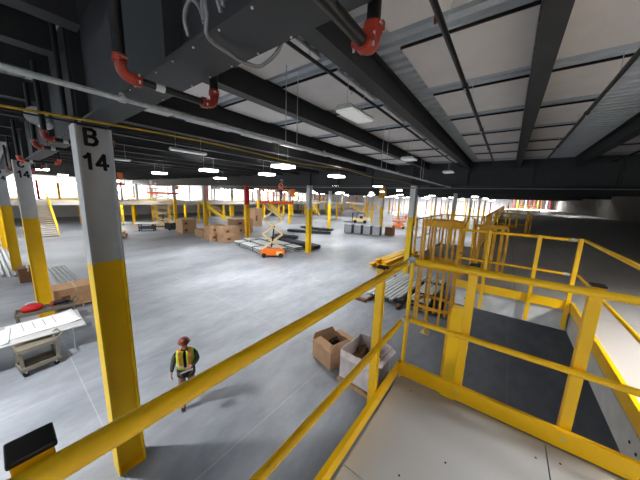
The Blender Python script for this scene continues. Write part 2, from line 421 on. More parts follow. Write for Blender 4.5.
mark(c, 'B', '14', 6.02); mark(c2, 'C', '14', 6.04); mark(c3, 'D', '14', 6.04); mark(c4, 'B', '15', 5.9)
# ------------------------------------------------------------------ ceiling boards
PB = None
bays = [(-1.62, -.01, 'between the two big diagonal beams over the platform', 'white boards over the platform'),
        (.26, 1.28, 'beside the right sprinkler pipe', 'white boards beside the right sprinkler pipe'),
        (-4.2, -2.8, 'above the hanging white lamps', 'white boards above the hanging lamps'),
        (-6.45, -5.05, 'glimpsed under the flange of the beam with hanger rods', 'white boards behind the beam with hanger rods'),
        (-8.7, -7.3, 'beyond the galvanised conduit', 'white boards beyond the conduit'),
        (2.6, 4.0, 'over the far right of the upper floor', 'white boards over the far right')]
for bx, (x0, x1, wh, gr) in enumerate(bays):
    base = None
    for r in range(-2, 6):
        y0 = 4.05+2.07*r
        if y0 < -9: continue
        if ROWS[0]-1.72 < y0 < ROWS[0]+.2: y0 = ROWS[0]+.2
        if base is None:
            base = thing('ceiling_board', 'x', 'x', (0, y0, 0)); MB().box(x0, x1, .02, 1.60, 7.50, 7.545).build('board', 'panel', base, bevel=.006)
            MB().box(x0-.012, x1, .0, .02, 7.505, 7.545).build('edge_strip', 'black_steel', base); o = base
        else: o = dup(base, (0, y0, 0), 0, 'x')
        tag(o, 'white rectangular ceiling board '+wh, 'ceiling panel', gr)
# ------------------------------------------------------------------ sprinkler pipes and conduits
def pipe(name, label, pts, r, m, cat='pipe', n=12, group=None):
    o = MB().tube(pts, r, n).build(name, m); return tag(o, label, cat, group)
def sprinkler(label, x, y0, y1, z, r=.035, heads=(), tees=()):
    t = thing('sprinkler_pipe', label, 'pipe', (x, y0, z))
    MB().tube([(0, 0, 0), (0, y1-y0, 0)], r, 14).build('pipe', 'black_steel', t)
    for hy in heads:
        cp = MB().tube([(0, hy-.05-y0, 0), (0, hy+.05-y0, 0)], r*1.35, 12).build('coupling', 'black_steel', t)
        MB().tube([(0, hy-y0, -r*1.3), (0, hy-y0, -r-.06)], .012, 8).tube([(0, hy-y0, -r-.06), (0, hy-y0, -r-.066)], .03, 10).build('sprinkler_head', 'galv', cp)
    for hy in tees:
        MB().tube([(-.07, hy-y0, .02), (-.07, hy-y0, .12)], .022, 8).build('fitting', 'red_fit', t)
        MB().tube([(.05, hy-y0, .0), (.1, hy-y0, .18)], .006, 6).build('hanger', 'galv', t)
    for hy in list(range(int(y0)+2, int(y1), 3)):
        MB().tube([(0, hy-y0, r), (0, hy-y0, 7.55-z)], .006, 6).build('hanger_rod', 'galv', t)
    return t
sprinkler('black sprinkler pipe running under the white boards over the platform', -.87, 1.6, 17.0, 7.22, .034, (5.2, 8.4, 11.5), (3.3,))
sprinkler('black sprinkler pipe running over the upper floor beside the wide ribbed deck', 1.08, 1.6, 17.0, 7.22, .034, (4.6, 8.0, 12.0))
sprinkler('thin black sprinkler pipe above the hanging white lamps', -2.55, 1.6, 17.0, 7.2, .026, (4.2, 8.2))
sprinkler('black sprinkler pipe beyond the right-hand roof beam of the ribbed deck', 3.4, 1.6, 17.0, 7.2, .034, (6.,))

def drop_loop(label, x, z, ya, yb, r=.028, rr=.036, fit='red_fit', up=7.1, ds=.0, group=None):
    t = thing('sprinkler_offset', label, 'pipe', (x, 0, 0), 0, group)
    MB().tube([(0, ya+.1, z), (0, yb-.1, z)], r, 14).build('pipe', 'black_steel', t)
    for yy in (ya, yb):
        MB().tube([(0, yy, z+.13), (0, yy, up)], rr, 14).build('riser', 'black_steel', t)
        s = 1 if yy == ya else -1
        pts = [(0, yy, z+.12)]+[(0, yy+s*(.06-.06*math.cos(a*PI/10)), z+.06-.06*math.sin(a*PI/10)) for a in range(0, 6)]+[(0, yy+s*.11, z)]
        e = MB().tube(pts, r*1.3, 12)
        for q in ((0, yy, z+.10, 'z'), (0, yy+s*.09, z, 'y')):
            c0 = Vector(q[:3]); dd = Vector((0, 0, .022)) if q[3] == 'z' else Vector((0, .022, 0))
            e.tube([c0-dd, c0+dd], r*1.62, 12)
            if q[3] == 'z': e.box(-r*2, r*2, yy-.012, yy+.012, c0.z-.018, c0.z+.018)
            else: e.box(-r*2, r*2, c0.y-.018, c0.y+.018, z-.012, z+.012)
        el = e.build('elbow', fit, t)
        for sx in (-1, 1):
            b = MB(); b.tube([(sx*r*1.8, yy-.03, z+.10), (sx*r*1.8, yy+.03, z+.10)], .006, 6)
            b.build('bolt', 'galv', el); b = MB()
            b.tube([(sx*r*1.8, yy+s*.09, z-.03), (sx*r*1.8, yy+s*.09, z+.03)], .006, 6)
            b.build('bolt', 'galv', el)
    MB().tube([(0, ya+.2, z), (0, ya+.26, z)], r*1.04, 14).build('pipe_label', 'white', t)
    return t
drop_loop('black pipe with red elbows looping under the girder near the column marked B 14', -2.17, 6.0, .62, 1.28, .026)
drop_loop('black pipe with one orange-red elbow under the girder, nearest the top centre', -.67, 6.0, .12, 1.28, .03)
for i, (x, f, w) in enumerate(((-5.95, 'red_fit', 'red elbows looping beneath the girder just past column B 14'), (-7.3, 'red_fit', 'dull red elbows looping beneath the girder behind the small round duct end'),
                               (-11.6, 'orange_fit', 'bright orange elbows beneath the girder before column C 14'), (-15.6, 'red_fit', 'red elbows above and beyond column C 14'), (-19, 'red_fit', 'small red elbows nearest column D 14'))):
    drop_loop('black pipe with '+w, x, 6.0, .62, 1.45, .034, .036, f)

t = thing('conduit', 'long straight galvanised conduit clamped under the girder across the ceiling', 'conduit', (-3.12, -4, 6.115))
MB().tube([(0, 0, 0), (0, 22, 0)], .024, 14).build('tube', 'galv', t)
for yy in (4.88, 8.2, 12.4, 16):
    MB().tube([(0, yy-.025, 0), (0, yy+.025, 0)], .034, 10).tube([(0.0, yy, 0.03), (0, yy, .05)], .02, 8).build('clamp', 'galv', t)
t2 = thing('cable_strut', 'pale grey strut channel hung on rods beside the galvanised conduit', 'strut', (-3.42, 1.5, 6.2))
MB().box(-.04, .04, 0, 15, -.04, 0).build('channel', 'galv_matt', t2)
for yy in (1.9, 2.2, 6.2, 6.6, 10.6, 11):
    MB().tube([(0, yy, -.06), (0, yy, 1.3)], .008, 6).build('hanger_rod', 'galv', t2)
pts = [(-4.35+.03*math.sin(i*1.3), -4+i*.7, 6.09+.035*math.sin(i*.9)) for i in range(0, 33)]
pipe('cable', 'yellow cable sagging along the ceiling beyond the galvanised conduit', pts, .014, 'conduit_y', 'cable', 8)
pipe('cable', 'dark brown cable running beside the yellow cable', [(-4.7, -3, 6.11), (-4.7, 8, 6.08), (-4.7, 20, 6.1)], .012, 'black_steel', 'cable', 8)
# flex loops on the near face of the girder
def bez(p, n=10):
    out = []
    P = [Vector(q) for q in p]
    for i in range(len(P)-1):
        p0 = P[max(i-1, 0)]; p1 = P[i]; p2 = P[i+1]; p3 = P[min(i+2, len(P)-1)]
        for k in range(n):
            u = k/n; out.append(.5*((2*p1)+(p2-p0)*u+(2*p0-5*p1+4*p2-p3)*u*u+(3*p1-p0-3*p2+p3)*u**3))
    return out+[P[-1]]
for lab, pts in (('grey flexible cable hanging in a long loop under the girder flange', [(-1.44, .82, 7.2), (-1.46, .82, 6.45), (-1.47, .84, 6.22), (-1.5, .86, 6.13), (-1.54, 1.02, 6.125), (-1.54, 1.15, 6.12), (-1.46, 1.24, 6.13), (-1.3, 1.28, 6.3), (-1.25, 1.28, 6.9)]),
                 ('short grey cable loop on the girder, nearest the elbow riser', [(-1.72, .86, 6.2), (-1.70, .83, 6.28), (-1.6, .82, 6.33), (-1.54, .84, 6.28), (-1.53, .86, 6.2)]),
                 ('grey cable loop between the long and the short cable loops on the girder', [(-1.50, .84, 6.2), (-1.47, .82, 6.3), (-1.39, .82, 6.32), (-1.35, .82, 6.28), (-1.36, .86, 6.2)]),
                 ('straight grey cable dropping down the girder beside the cable loops', [(-1.27, .84, 7.0), (-1.28, .83, 6.4), (-1.31, .84, 6.2)])):
    pipe('cable_loop', lab, bez(pts, 8), .012, 'flex', 'cable', 8)

# ------------------------------------------------------------------ lamps
WATT = 200
def lamp(label, x, y, z, lit=True, size=(.85, .85), group=None, rod=True, watt=WATT, spread=122, up=0):
    t = thing('ceiling_lamp', label, 'light', (x, y, z), 0, group)
    w, d = size
    MB().prism([(-w/2, .0), (w/2, .0), (w/2-.06, .07), (-w/2+.06, .07)], -d/2, d/2, 'y').build('housing', 'white', t)
    MB().box(-w/2+.03, w/2-.03, -d/2+.03, d/2-.03, (-.10 if lit else -.03), -.001).build('diffuser', 'lamp_glow' if lit else 'lamp_dim', t)
    if lit and watt:
        la = bpy.data.lights.new('lamp_light', 'AREA'); la.shape = 'RECTANGLE'; la.size = w*.9; la.size_y = d*.9; la.energy = watt; la.spread = R(spread); la.color = (1, .985, .95)
        lo = bpy.data.objects.new('lamp_light', la); C.objects.link(lo); lo.parent = t; lo.location = (0, 0, -.13)
        if up: 
            lu = bpy.data.lights.new('added_ceiling_fill', 'AREA'); lu.shape = 'RECTANGLE'; lu.size = w*.5; lu.size_y = d*.5; lu.energy = watt*up; lu.color = (1, .985, .95)  # added fill light, aimed up to brighten the ceiling
            l2 = bpy.data.objects.new('added_ceiling_fill', lu); C.objects.link(l2); l2.parent = t; l2.location = (0, 0, .09); l2.rotation_euler = (PI, 0, 0)
    if rod:
        for s in (-1, 1): MB().tube([(0, s*d*.35, .07), (0, s*d*.35, CEIL-z)], .005, 6).build('hanger_rod', 'galv', t)
    return t
lamp('unlit-looking white box lamp hanging above the middle of the hall, nearest of its line', -2.33, 4.0, 6.66, False, (.36, .8))
lamp('second white box lamp hanging along the line of ceiling boards', -3.05, 9.2, 6.66, False, (.5, .5))
lamp('third and farthest white box lamp hanging along the line of ceiling boards', -2.62, 14.0, 6.66, False, (.5, .5))
LAMPS = [(-8.7, 8.5, 'brightest glowing ceiling lamp above the worker lift'), (-13.1, 11.3, 'glowing ceiling lamp left and below the brightest one'), (-14.8, 8.2, 'glowing ceiling lamp above the cartons, nearest of the small row'),
         (-21.4, 12.9, 'glowing ceiling lamp second in the row above the cartons'), (-34, 21.4, 'glowing ceiling lamp third in the row above the cartons'), (-9.2, 13.8, 'glowing ceiling lamp above the white and yellow mid-hall column'),
         (-16.4, 24, 'glowing ceiling lamp lower behind the mid-hall column'), (-29.2, 2.6, 'glowing ceiling lamp between columns C 14 and B 14'), (-21.6, 8, 'glowing ceiling lamp above the far cream scissor lift'),
         (-47.8, 18.1, 'small glowing ceiling lamp just above the far scissor lift platform'), (-11.7, 25.8, 'glowing ceiling lamp beside the yellow hoist housing')]
for x, y, l in LAMPS: lamp(l, x, y, 6.62, up=.1)
random.seed(3)
for x in (-20, -27, -34, -41, -52):
    for y in (32, 42, 54, 68, 84, 100):
        lamp('small distant glowing ceiling lamp far across the hall', x+random.uniform(-1, 1), y+random.uniform(-1.5, 1.5), 5.98, True, (.9, .9), 'distant ceiling lamps', False, WATT*1.5, 160)
for x in (-4, -9, -14):
    for y in (40, 55, 70, 88):
        lamp('small distant glowing ceiling lamp beyond column B 15', x+random.uniform(-.6, .6), y+random.uniform(-1, 1), 5.98, True, (.8, .8), 'distant lamps beyond column B 15', False, WATT*1.5, 160)
for y in (4, 15, 28, 41, 54, 70):
    lamp('glowing ceiling lamp over the raised floor along the far wall', -61.5, y, 6.9, True, (1.6, 1.4), 'lamps over the raised floor', False, WATT*11, 180)
for x in (0, 4, 8):
    lamp('glowing ceiling lamp over the bright far end of the upper floor', x, 92, 7.0, True, (1.2, .8), 'lamps over the far end of the upper floor', False, WATT*11, 180)
lamp('dim white strip lamp among the dark beams right of column B 14', -9.0, 4.3, 6.6, False, (.25, 1.2))
lamp('short dim white strip lamp just right of the column B 14 lettering', -14.6, 3.6, 6.6, False, (.25, 1.2))
lamp('added fill lamp along the block wall of the upper floor', 7.5, 52, 7.0, True, (1.0, .6), None, False, WATT*.7, 180)  # extra lamp added to lift the dark block wall
for y in (-6, 3, 12, 21, 30, 40, 50): lamp('added fill lamp beneath the raised floor across the hall', -49, y, 3.0, True, (1.2, .3), 'added fill lamps beneath the raised floor', False, WATT*.8, 170)  # extra lamps added to brighten the space under the raised floor
for x, y, l in ((-39, 5.0, 'small glowing ceiling lamp above the far staircase beyond column C 14'), (-38, -3.5, 'small glowing ceiling lamp farthest to the side beyond column C 14'), (-30, -3, 'glowing ceiling lamp beyond column D 14')): lamp(l, x, y, 6.62, True, (.8, .8), None, False, WATT*1.1, 150)
for x in (-38, -26, -14, -5): lamp('added fill lamp in front of the far end wall', x, 104, 5.9, True, (1.5, .8), 'added fill lamps in front of the far end wall', False, WATT*9, 180)  # extra lamps added to brighten the back wall
random.seed(21)
for i in range(13):
    lamp('small glowing ceiling lamp in the second bay beyond the mid-hall columns', -7-i*3.4, 19.5+(i*37 % 11)*1.15, 5.98, True, (.38, .38), 'small lamps of the second bay', False, WATT*.25, 140)
for i in range(12):
    lamp('small glowing ceiling lamp beyond column D 14, by the raised floor', -36-(i % 4)*2.4, -8+i*2.1, 5.9, True, (.6, .6), 'small lamps by the raised floor', False, WATT*.3, 140)
pipe('sprinkler_main', 'long grey pipe slung along the underside of the second girder', [(-30, 17.0, 6.02), (10.7, 17.0, 6.02)], .035, 'flex')
# lamps of the same hall outside the frame
for x, y in ((-8.2, -1.3), (-16.5, -2.5), (-3.5, -7), (-26, -3)): lamp('glowing ceiling lamp outside the picture on the near side of the hall', x, y, 6.62, True, (.4, .4), 'lamps on the near side of the hall', True, WATT*(1.9 if x == -8.2 else .7))
for x, y in ((3.6, -2.0), (3.8, 2.6)): lamp('glowing ceiling lamp outside the picture over the upper floor', x, y, 6.9, True, (.62, .62), 'lamps over the near upper floor', True, 480)

# ------------------------------------------------------------------ upper floors
mz = MB()
poly = [(-.6, 5.16), (.97, 5.16), (.97, YN+.1), (XR-.02, YN+.1), (XR-.02, YF-.05), (-.6, YF-.05)]
mz.prism(poly, FL-.06, FL, 'z')
struct(mz.build('floor_upper', 'mezz'))
fb = MB()
fb.box(-.58, .955, 5.165, 5.20, FL-.34, FL-.065).box(.972, 1.0, -6, 5.2, FL-.34, FL-.065).box(-.595, -.56, 5.21, 100, FL-.34, FL-.065)
o = fb.build('edge_channel', 'galv_matt'); tag(o, 'grey steel edge channel with bolt holes under the rim of the upper floor', 'beam')
for yy in (2.6, 2.72): MB().tube([(.968, yy, FL-.17), (.972, yy, FL-.17)], .013, 8).build('bolt_hole', 'black', o)
for xx in (-.42, -.35): MB().tube([(xx, 5.160, FL-.2), (xx, 5.164, FL-.2)], .013, 8).build('bolt_hole', 'black', o)

plat = thing('platform', 'grey-boarded steel platform in the foreground, framed by yellow toe boards', 'platform', (0, 0, 0))
for nm, (x0, x1, y0, y1) in (('a', (-.585, .405, 1.10, 2.07)), ('b', (-.585, .405, -1.3, 1.094)), ('c', (.411, 1.62, -1.3, 2.07)), ('d', (1.626, 3.0, -1.3, 2.07))):
    MB().box(x0, x1, y0, y1, FL-.03, FL).build('deck_board', 'deck', plat)
MB().box(-.60, -.56, -1.3, 2.1, FL-.28, FL-.032).box(-.56, 3.0, 2.04, 2.1, FL-.28, FL-.032).build('edge_channel', 'galv_matt', plat)
for x, y in ((-.3, 1.0), (-.1, 1.5), (.3, 1.18), (.47, 1.6), (.47, 1.95), (.35, 1.9), (-.45, 1.95), (.7, 1.4), (-.3, 1.25), (1.2, 1.9)):
    MB().tube([(x, y, FL), (x, y, FL+.002)], .006, 8).build('screw_head', 'black_steel', plat)

def guardrail(label, p0, p1, posts, out, z=FL, name='guardrail', pr=.025, pw=.06, top=1.085, mid=.56, toe=True, cap=True, m='yellow', pz=None, postover=.06, conn=(), group=None, tin=0.0, ends=(0, 0), ph=0):
    """p0,p1 in plan; posts at these distances from p0; out = side vector on which the posts stand"""
    p0 = Vector((p0[0], p0[1], 0)); p1 = Vector((p1[0], p1[1], 0)); d = (p1-p0); L = d.length; d.normalize(); ov = Vector((out[0], out[1], 0))
    t = thing(name, label, 'railing', (p0.x, p0.y, z), 0, group)
    MB().tube([(0, 0, top), d*L+Vector((0, 0, top))], pr, 16).build('top_rail', m, t)
    MB().tube([(0, 0, mid), d*L+Vector((0, 0, mid))], pr*.86, 16).build('mid_rail', m, t)
    if toe:
        a = d*ends[0]+ov*.012; b = d*(L-ends[1])+ov*.012
        MB().bar(a+Vector((0, 0, .07)), b+Vector((0, 0, .07)), .012, .14).bar(a-ov*.012+Vector((0, 0, .137)), b-ov*.012+Vector((0, 0, .137)), .03, .008).build('toe_board', m, t)
    off = ov*(pr+pw/2+.004)
    for s in posts:
        q = d*s+off
        pb = MB().bar(q+Vector((0, 0, (pz if pz is not None else .0))), q+Vector((0, 0, top+.03+ph)), pw, pw, (d.x, d.y, 0))
        po = pb.build('post', m, t, bevel=.004)
        bb = MB()
        for zz in (.07,): bb.tube([q-ov*(pw/2+.03)+Vector((0, 0, zz)), q-ov*(pw/2+.022)+Vector((0, 0, zz))], .009, 8)
        bb.build('bolt', 'galv', po)
        if cap:
            MB().bar(q+Vector((0, 0, top+.031+ph)), q+Vector((0, 0, top+.043+ph)), pw+.008, pw+.008, (d.x, d.y, 0)).build('post_cap', 'black', po, bevel=.003)
    for s in conn:
        for zz in (top, mid):
            c0 = d*s+Vector((0, 0, zz))
            MB().tube([c0-d*.03, c0+d*.03], pr*1.12, 16).build('connector', 'galv_matt', t)
    return t
guardrail('thick yellow tubular handrail sweeping from the bottom left corner along the platform', (-.60, -1.2), (-.60, 2.03), (1.19, 2.82), (-1, 0), conn=(3.2,), ends=(0, -.06), top=1.08, ph=-.006, pw=.055)
guardrail('yellow handrail and posts between the platform and the dark opening', (-.55, 2.08), (3.0, 2.08), (.41, 1.04, 1.58, 2.3), (0, 1), ends=(-.06, 0))
t = thing('corner_post', 'slim yellow post at the corner where the two platform handrails meet', 'post', (-.585, 2.10, FL-.1))
MB().tube([(0, 0, 0), (.005, 0, 1.21)], .017, 14).build('tube', 'yellow', t)
MB().tube([(-.03, 0, 1.19), (.04, -.01, 1.19)], .026, 14).build('clamp', 'galv_matt', t)
guardrail('yellow guardrail on the far side of the dark opening', (-.60, 5.15), (.93, 5.15), (.42, 1.06), (0, -1), pz=-.3, cap=False, conn=(1.44,), pw=.05, pr=.022)
guardrail('yellow guardrail along the pale upper floor beside the dark opening', (.965, 5.15), (.965, 2.2), (0.02, 2.85), (-1, 0), pz=-.3, cap=False, pw=.05, pr=.022)
t = thing('support_column', 'square yellow steel post holding up the corner of the upper floor below the ladder', 'post', (-.47, 5.02, 0))
MB().box(-.12, .12, -.12, .12, .02, FL-.36).build('shaft', 'yellow', t, bevel=.01)
MB().box(-.2, .2, -.2, .2, 0, .02).build('base_plate', 'yellow', t)
# landing beside the ladder
t = thing('landing', 'small landing with a brown edge jutting out behind the caged ladder', 'platform', (-1.85, 6.9, FL))
MB().box(0, 1.24, 0, 3.2, -.05, 0).build('deck', 'mezz', t)
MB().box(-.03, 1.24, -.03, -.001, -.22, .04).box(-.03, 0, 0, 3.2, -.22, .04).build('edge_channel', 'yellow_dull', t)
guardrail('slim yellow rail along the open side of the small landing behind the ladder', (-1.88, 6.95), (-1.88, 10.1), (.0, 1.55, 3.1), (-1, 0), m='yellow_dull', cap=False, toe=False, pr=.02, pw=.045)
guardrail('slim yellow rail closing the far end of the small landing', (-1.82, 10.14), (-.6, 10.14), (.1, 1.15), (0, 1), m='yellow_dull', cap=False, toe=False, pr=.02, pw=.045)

# caged ladder, climbing side towards -x
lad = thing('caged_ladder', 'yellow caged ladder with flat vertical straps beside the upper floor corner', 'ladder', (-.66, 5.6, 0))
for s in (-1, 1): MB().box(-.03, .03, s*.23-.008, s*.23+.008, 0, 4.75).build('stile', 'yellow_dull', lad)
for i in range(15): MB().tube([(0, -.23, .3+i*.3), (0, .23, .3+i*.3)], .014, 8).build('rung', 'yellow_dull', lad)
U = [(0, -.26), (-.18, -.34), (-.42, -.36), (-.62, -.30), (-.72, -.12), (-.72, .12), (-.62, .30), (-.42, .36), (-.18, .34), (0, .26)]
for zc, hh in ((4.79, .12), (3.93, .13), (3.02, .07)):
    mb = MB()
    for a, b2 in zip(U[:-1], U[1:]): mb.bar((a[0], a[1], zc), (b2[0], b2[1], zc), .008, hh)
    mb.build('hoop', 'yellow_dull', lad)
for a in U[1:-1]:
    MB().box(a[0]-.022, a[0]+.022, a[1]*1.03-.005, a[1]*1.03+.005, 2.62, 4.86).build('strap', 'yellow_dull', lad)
for s in (-1, 1): MB().tube([(0, s*.25, 4.7), (.05, s*.27, 4.95), (.2, s*.28, 4.95), (.25, s*.28, 3.67)], .018, 10).build('grab_rail', 'yellow_dull', lad)
# swing gate folded beside the ladder
t = thing('safety_gate', 'yellow slatted safety gate standing folded right behind the ladder cage', 'gate', (-.5, 6.3, FL))
MB().box(-.03, .01, 0, .05, 0, 1.12).box(.55, .59, 0, .05, 0, 1.12).build('frame', 'yellow_dull', t)
for i in range(4): MB().box(.06+i*.13, .12+i*.13, .01, .03, .12, 1.05).build('slat', 'yellow_dull', t)
MB().box(-.03, .59, 0, .05, 1.05, 1.12).build('cross_bar', 'yellow_dull', t); MB().box(-.03, .59, 0, .05, .08, .14).build('cross_bar', 'yellow_dull', t)
t = thing('floor_post', 'short yellow post on the concrete with a pale foot below the ladder cage', 'post', (-2.0, 9.9, 0))
MB().tube([(0, 0, .02), (0, 0, 1.1)], .05, 12).build('shaft', 'yellow', t); MB().box(-.16, .16, -.16, .16, 0, .02).build('base_plate', 'cream', t)

# rails farther along the upper floor
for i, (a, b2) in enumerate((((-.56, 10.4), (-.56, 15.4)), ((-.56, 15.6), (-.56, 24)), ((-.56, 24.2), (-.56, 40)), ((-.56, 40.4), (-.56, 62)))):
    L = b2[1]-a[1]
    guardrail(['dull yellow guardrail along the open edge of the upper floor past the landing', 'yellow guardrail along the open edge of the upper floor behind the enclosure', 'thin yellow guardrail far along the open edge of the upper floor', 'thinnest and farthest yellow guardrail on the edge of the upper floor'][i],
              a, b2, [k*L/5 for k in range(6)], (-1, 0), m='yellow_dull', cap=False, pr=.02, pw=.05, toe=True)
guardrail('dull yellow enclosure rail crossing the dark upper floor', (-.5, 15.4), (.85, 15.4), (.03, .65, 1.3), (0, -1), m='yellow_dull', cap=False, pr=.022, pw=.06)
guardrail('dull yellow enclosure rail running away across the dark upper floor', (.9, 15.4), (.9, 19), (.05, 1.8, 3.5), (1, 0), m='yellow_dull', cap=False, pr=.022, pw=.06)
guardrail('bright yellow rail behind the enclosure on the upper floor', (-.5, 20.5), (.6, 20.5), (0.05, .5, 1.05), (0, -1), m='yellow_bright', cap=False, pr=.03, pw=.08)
for i, (x, yy) in enumerate(((3, 34), (1.2, 52), (4.2, 70))):
    guardrail(['yellow guardrail alone on the dark upper floor, nearest the bright far strip on the right', 'yellow guardrail far off on the upper floor', 'farthest yellow guardrail on the upper floor'][i], (x-1.5, yy+30), (x+2, yy+30), (0.05, 1.7, 3.4), (0, -1), m='yellow_bright', cap=False, pr=.04, pw=.1)

# raised floor on the far left of the hall
t = thing('raised_floor', 'long pale raised floor carried on yellow posts across the far side of the hall', 'mezzanine', (0, 0, 0))
MB().prism([(XL+.02, YN+.02), (-44, YN+.02), (-44, 62), (-38.6, 62), (-38.6, 76), (XL+.02, 76)], FL-.1, FL, 'z').build('deck', 'mezz', t)
MB().box(-44.02, -43.9, YN+.02, 62, FL-.55, FL+.02).box(-44, -38.5, 61.9, 62, FL-.55, FL+.02).box(-38.6, -38.5, 62, 76, FL-.55, FL+.02).build('fascia', 'wall_white', t)
yp = -12
while yp < 62:
    for xx in (-44.3, -49.5):
        mb = MB().box(xx-.14, xx+.14, yp-.14, yp+.14, .02, FL-.11).build('post', 'yellow', t)
    yp += 4.9
random.seed(5)
for i, (a, b2) in enumerate(((-17, 1.8), (4, 20), (27.5, 36), (42, 50.5), (56.5, 62))):
    L = b2-a
    guardrail('yellow guardrail on the rim of the raised floor across the hall', (-44.1, a), (-44.1, b2), [k*L/6 for k in range(7)], (-1, 0), m='yellow_bright', cap=False, pr=.03, pw=.08, mid=.55, group='guardrails on the raised floor')
def upright(x, yy, z, h, m, label, grp):
    o = MB().box(-.12, .12, -.12, .12, 0, h).build('rack_upright', m, None, (x, yy, z)); tag(o, label, 'post', grp)
for i in range(44):
    yy = -9+i*1.9+random.uniform(-.5, .5); x = -46.5-random.random()*5
    m = random.choice(['red_paint', 'yellow', 'galv_matt', 'galv_matt', 'orange', 'wall_white'])
    nm = {'red_paint': 'red', 'yellow': 'yellow', 'galv_matt': 'grey', 'orange': 'orange', 'wall_white': 'white'}[m]
    upright(x, yy, FL, 2.2+random.random()*1.4, m, nm+' upright standing on the raised floor in the bright strip across the hall', nm+' uprights on the raised floor')
for i in range(30):
    x = -58+i*2.0; m = random.choice(['yellow', 'yellow', 'orange', 'galv_matt', 'red_paint'])
    nm = {'red_paint': 'red', 'yellow': 'yellow', 'galv_matt': 'grey', 'orange': 'orange'}[m]
    upright(x, 92+random.uniform(-8, 8), 0, 5.6, m, 'tall '+nm+' upright near the far end of the hall', 'tall '+nm+' uprights at the far end')
for i in range(10):
    x = 1.2+i*.95; m = ['red_paint', 'yellow', 'orange', 'wall_white', 'red_paint'][i % 5]
    upright(x, 97+(i*7 % 5), FL, 2.8, m, {'red_paint': 'red', 'yellow': 'yellow', 'orange': 'orange', 'wall_white': 'white'}[m]+' upright at the bright far end of the upper floor', m+' far uprights of the upper floor')

# stairs
def stair(label, base, top, w, n, tread='tread', m='yellow_bright'):
    """base, top: centre points of the flight (3D)"""
    a = Vector(base); b = Vector(top); t = thing('staircase', label, 'stairs', base)
    d = b-a; h = Vector((d.x, d.y, 0)); hl = h.length; h.normalize(); sd = Vector((-h.y, h.x, 0))
    for s in (-1, 1):
        o = sd*(s*w/2)
        MB().bar(o, o+d, .06, .3).build('stringer', m, t)
        MB().tube([o+Vector((0, 0, 1.0)), o+d+Vector((0, 0, 1.0))], .03, 8).build('handrail', m, t)
        MB().tube([o+Vector((0, 0, .55)), o+d+Vector((0, 0, .55))], .022, 8).build('mid_rail', m, t)
        for k in range(5): q = o+d*(k/4*.98+.01); MB().bar(q, q+Vector((0, 0, 1.0)), .05, .05).build('post', m, t)
    for k in range(n):
        q = d*((k+.5)/n); ang = math.atan2(h.y, h.x)
        mm = Matrix.Rotation(ang, 4, 'Z'); mm.translation = q
        MB().box(-.13, .13, -w/2+.04, w/2-.04, -.02, .02, mm).build('tread', tread, t)
    return t
stair('steel staircase with pale treads climbing to the raised floor beyond column C 14', (-38.3, 2.9, .08), (-43.8, 2.9, FL-.05), 2.2, 18)
stair('yellow staircase coming down from the raised floor behind the cartons', (-42.9, 27.0, .08), (-42.9, 22.0, FL-.05), 1.2, 14)
stair('yellow staircase coming down from the raised floor behind the worker lift', (-42.9, 41.5, .08), (-42.9, 37.0, FL-.05), 1.2, 14)
stair('small yellow staircase farther along the raised floor, past the mid-hall column', (-42.9, 56.0, .08), (-42.9, 51.4, FL-.05), 1.2, 14)
stair('wide yellow staircase far off beside the forklift', (-30.6, 64.6, .08), (-38.3, 64.0, FL-.02), 2.0, 16)

# ------------------------------------------------------------------ cartons, bundles, stores
def carton(label, x, y, z, sx, sy, sz, rot=0, m='card', group=None):
    t = thing('cardboard_carton', label, 'box', (x, y, z), rot, group)
    MB().box(-sx/2, sx/2, -sy/2, sy/2, 0, sz).build('box', m, t, bevel=.015)
    MB().box(-sx/2-.003, sx/2+.003, -.035, .035, sz*.75, sz+.004).build('tape', 'tape', t)
    MB().box(sx/2+.001, sx/2+.004, -sy*.35, -sy*.15, sz*.3, sz*.6).build('printed_mark', 'card_in', t)
    return t
carton('cardboard carton at the bottom front of the stack beside the red column', -24.3, 15.5, 0, 1.5, 2.0, .84)
carton('cardboard carton resting on the front one beside the red column', -24.35, 15.4, .846, 1.5, 2.0, .82)
carton('cardboard carton at the bottom of the stack behind the front pair', -26.2, 14.9, 0, 1.5, 1.9, .84)
carton('cardboard carton topmost behind the front pair of cartons', -26.2, 15.0, .846, 1.5, 1.9, .8)
carton('single low cardboard carton standing apart in front of the pale column', -29.2, 15.3, 0, 1.9, 1.5, .84)
carton('lower carton of the separate pair in front of the raised floor posts', -33.6, 15.2, 0, 1.7, 1.8, .85)
carton('upper carton of the separate pair in front of the raised floor posts', -33.6, 15.2, .852, 1.7, 1.8, .85)
carton('lower carton right behind the red column', -28.9, 20.2, 0, 1.9, 2.7, .95)
carton('upper carton right behind the red column', -28.9, 20.2, .956, 1.9, 2.7, .95)
carton('tall pale cardboard carton standing upright behind the worker lift', -33.5, 26.5, 0, 1.3, 1.5, 3.0)

def pallet(label, x, y, sx, sy, rot=0, z=0):
    t = thing('pallet', label, 'pallet', (x, y, z), rot)
    for k in range(5): MB().box(-sx/2+k*(sx-.1)/4, -sx/2+k*(sx-.1)/4+.1, -sy/2, sy/2, .1, .125).build('deck_slat', 'wood', t)
    for k in range(3): yy = -sy/2+k*(sy-.09)/2; MB().box(-sx/2, sx/2, yy, yy+.09, 0, .1).build('bearer', 'wood', t)
    return t
pallet('pale wooden pallet under the carton by column C 14', -15.4, 1.95, 1.3, 1.75)
carton('brown cardboard carton on a pallet between columns C 14 and B 14', -15.4, 1.8, .126, 1.1, 1.4, .78)
carton('smaller cardboard carton on the same pallet, half hidden by column B 14', -15.4, 3.3, .0, 1.0, .5, .62)
carton('small dark brown box beside column D 14', -21.1, .75, 0, .8, .7, .8, m='card_in')

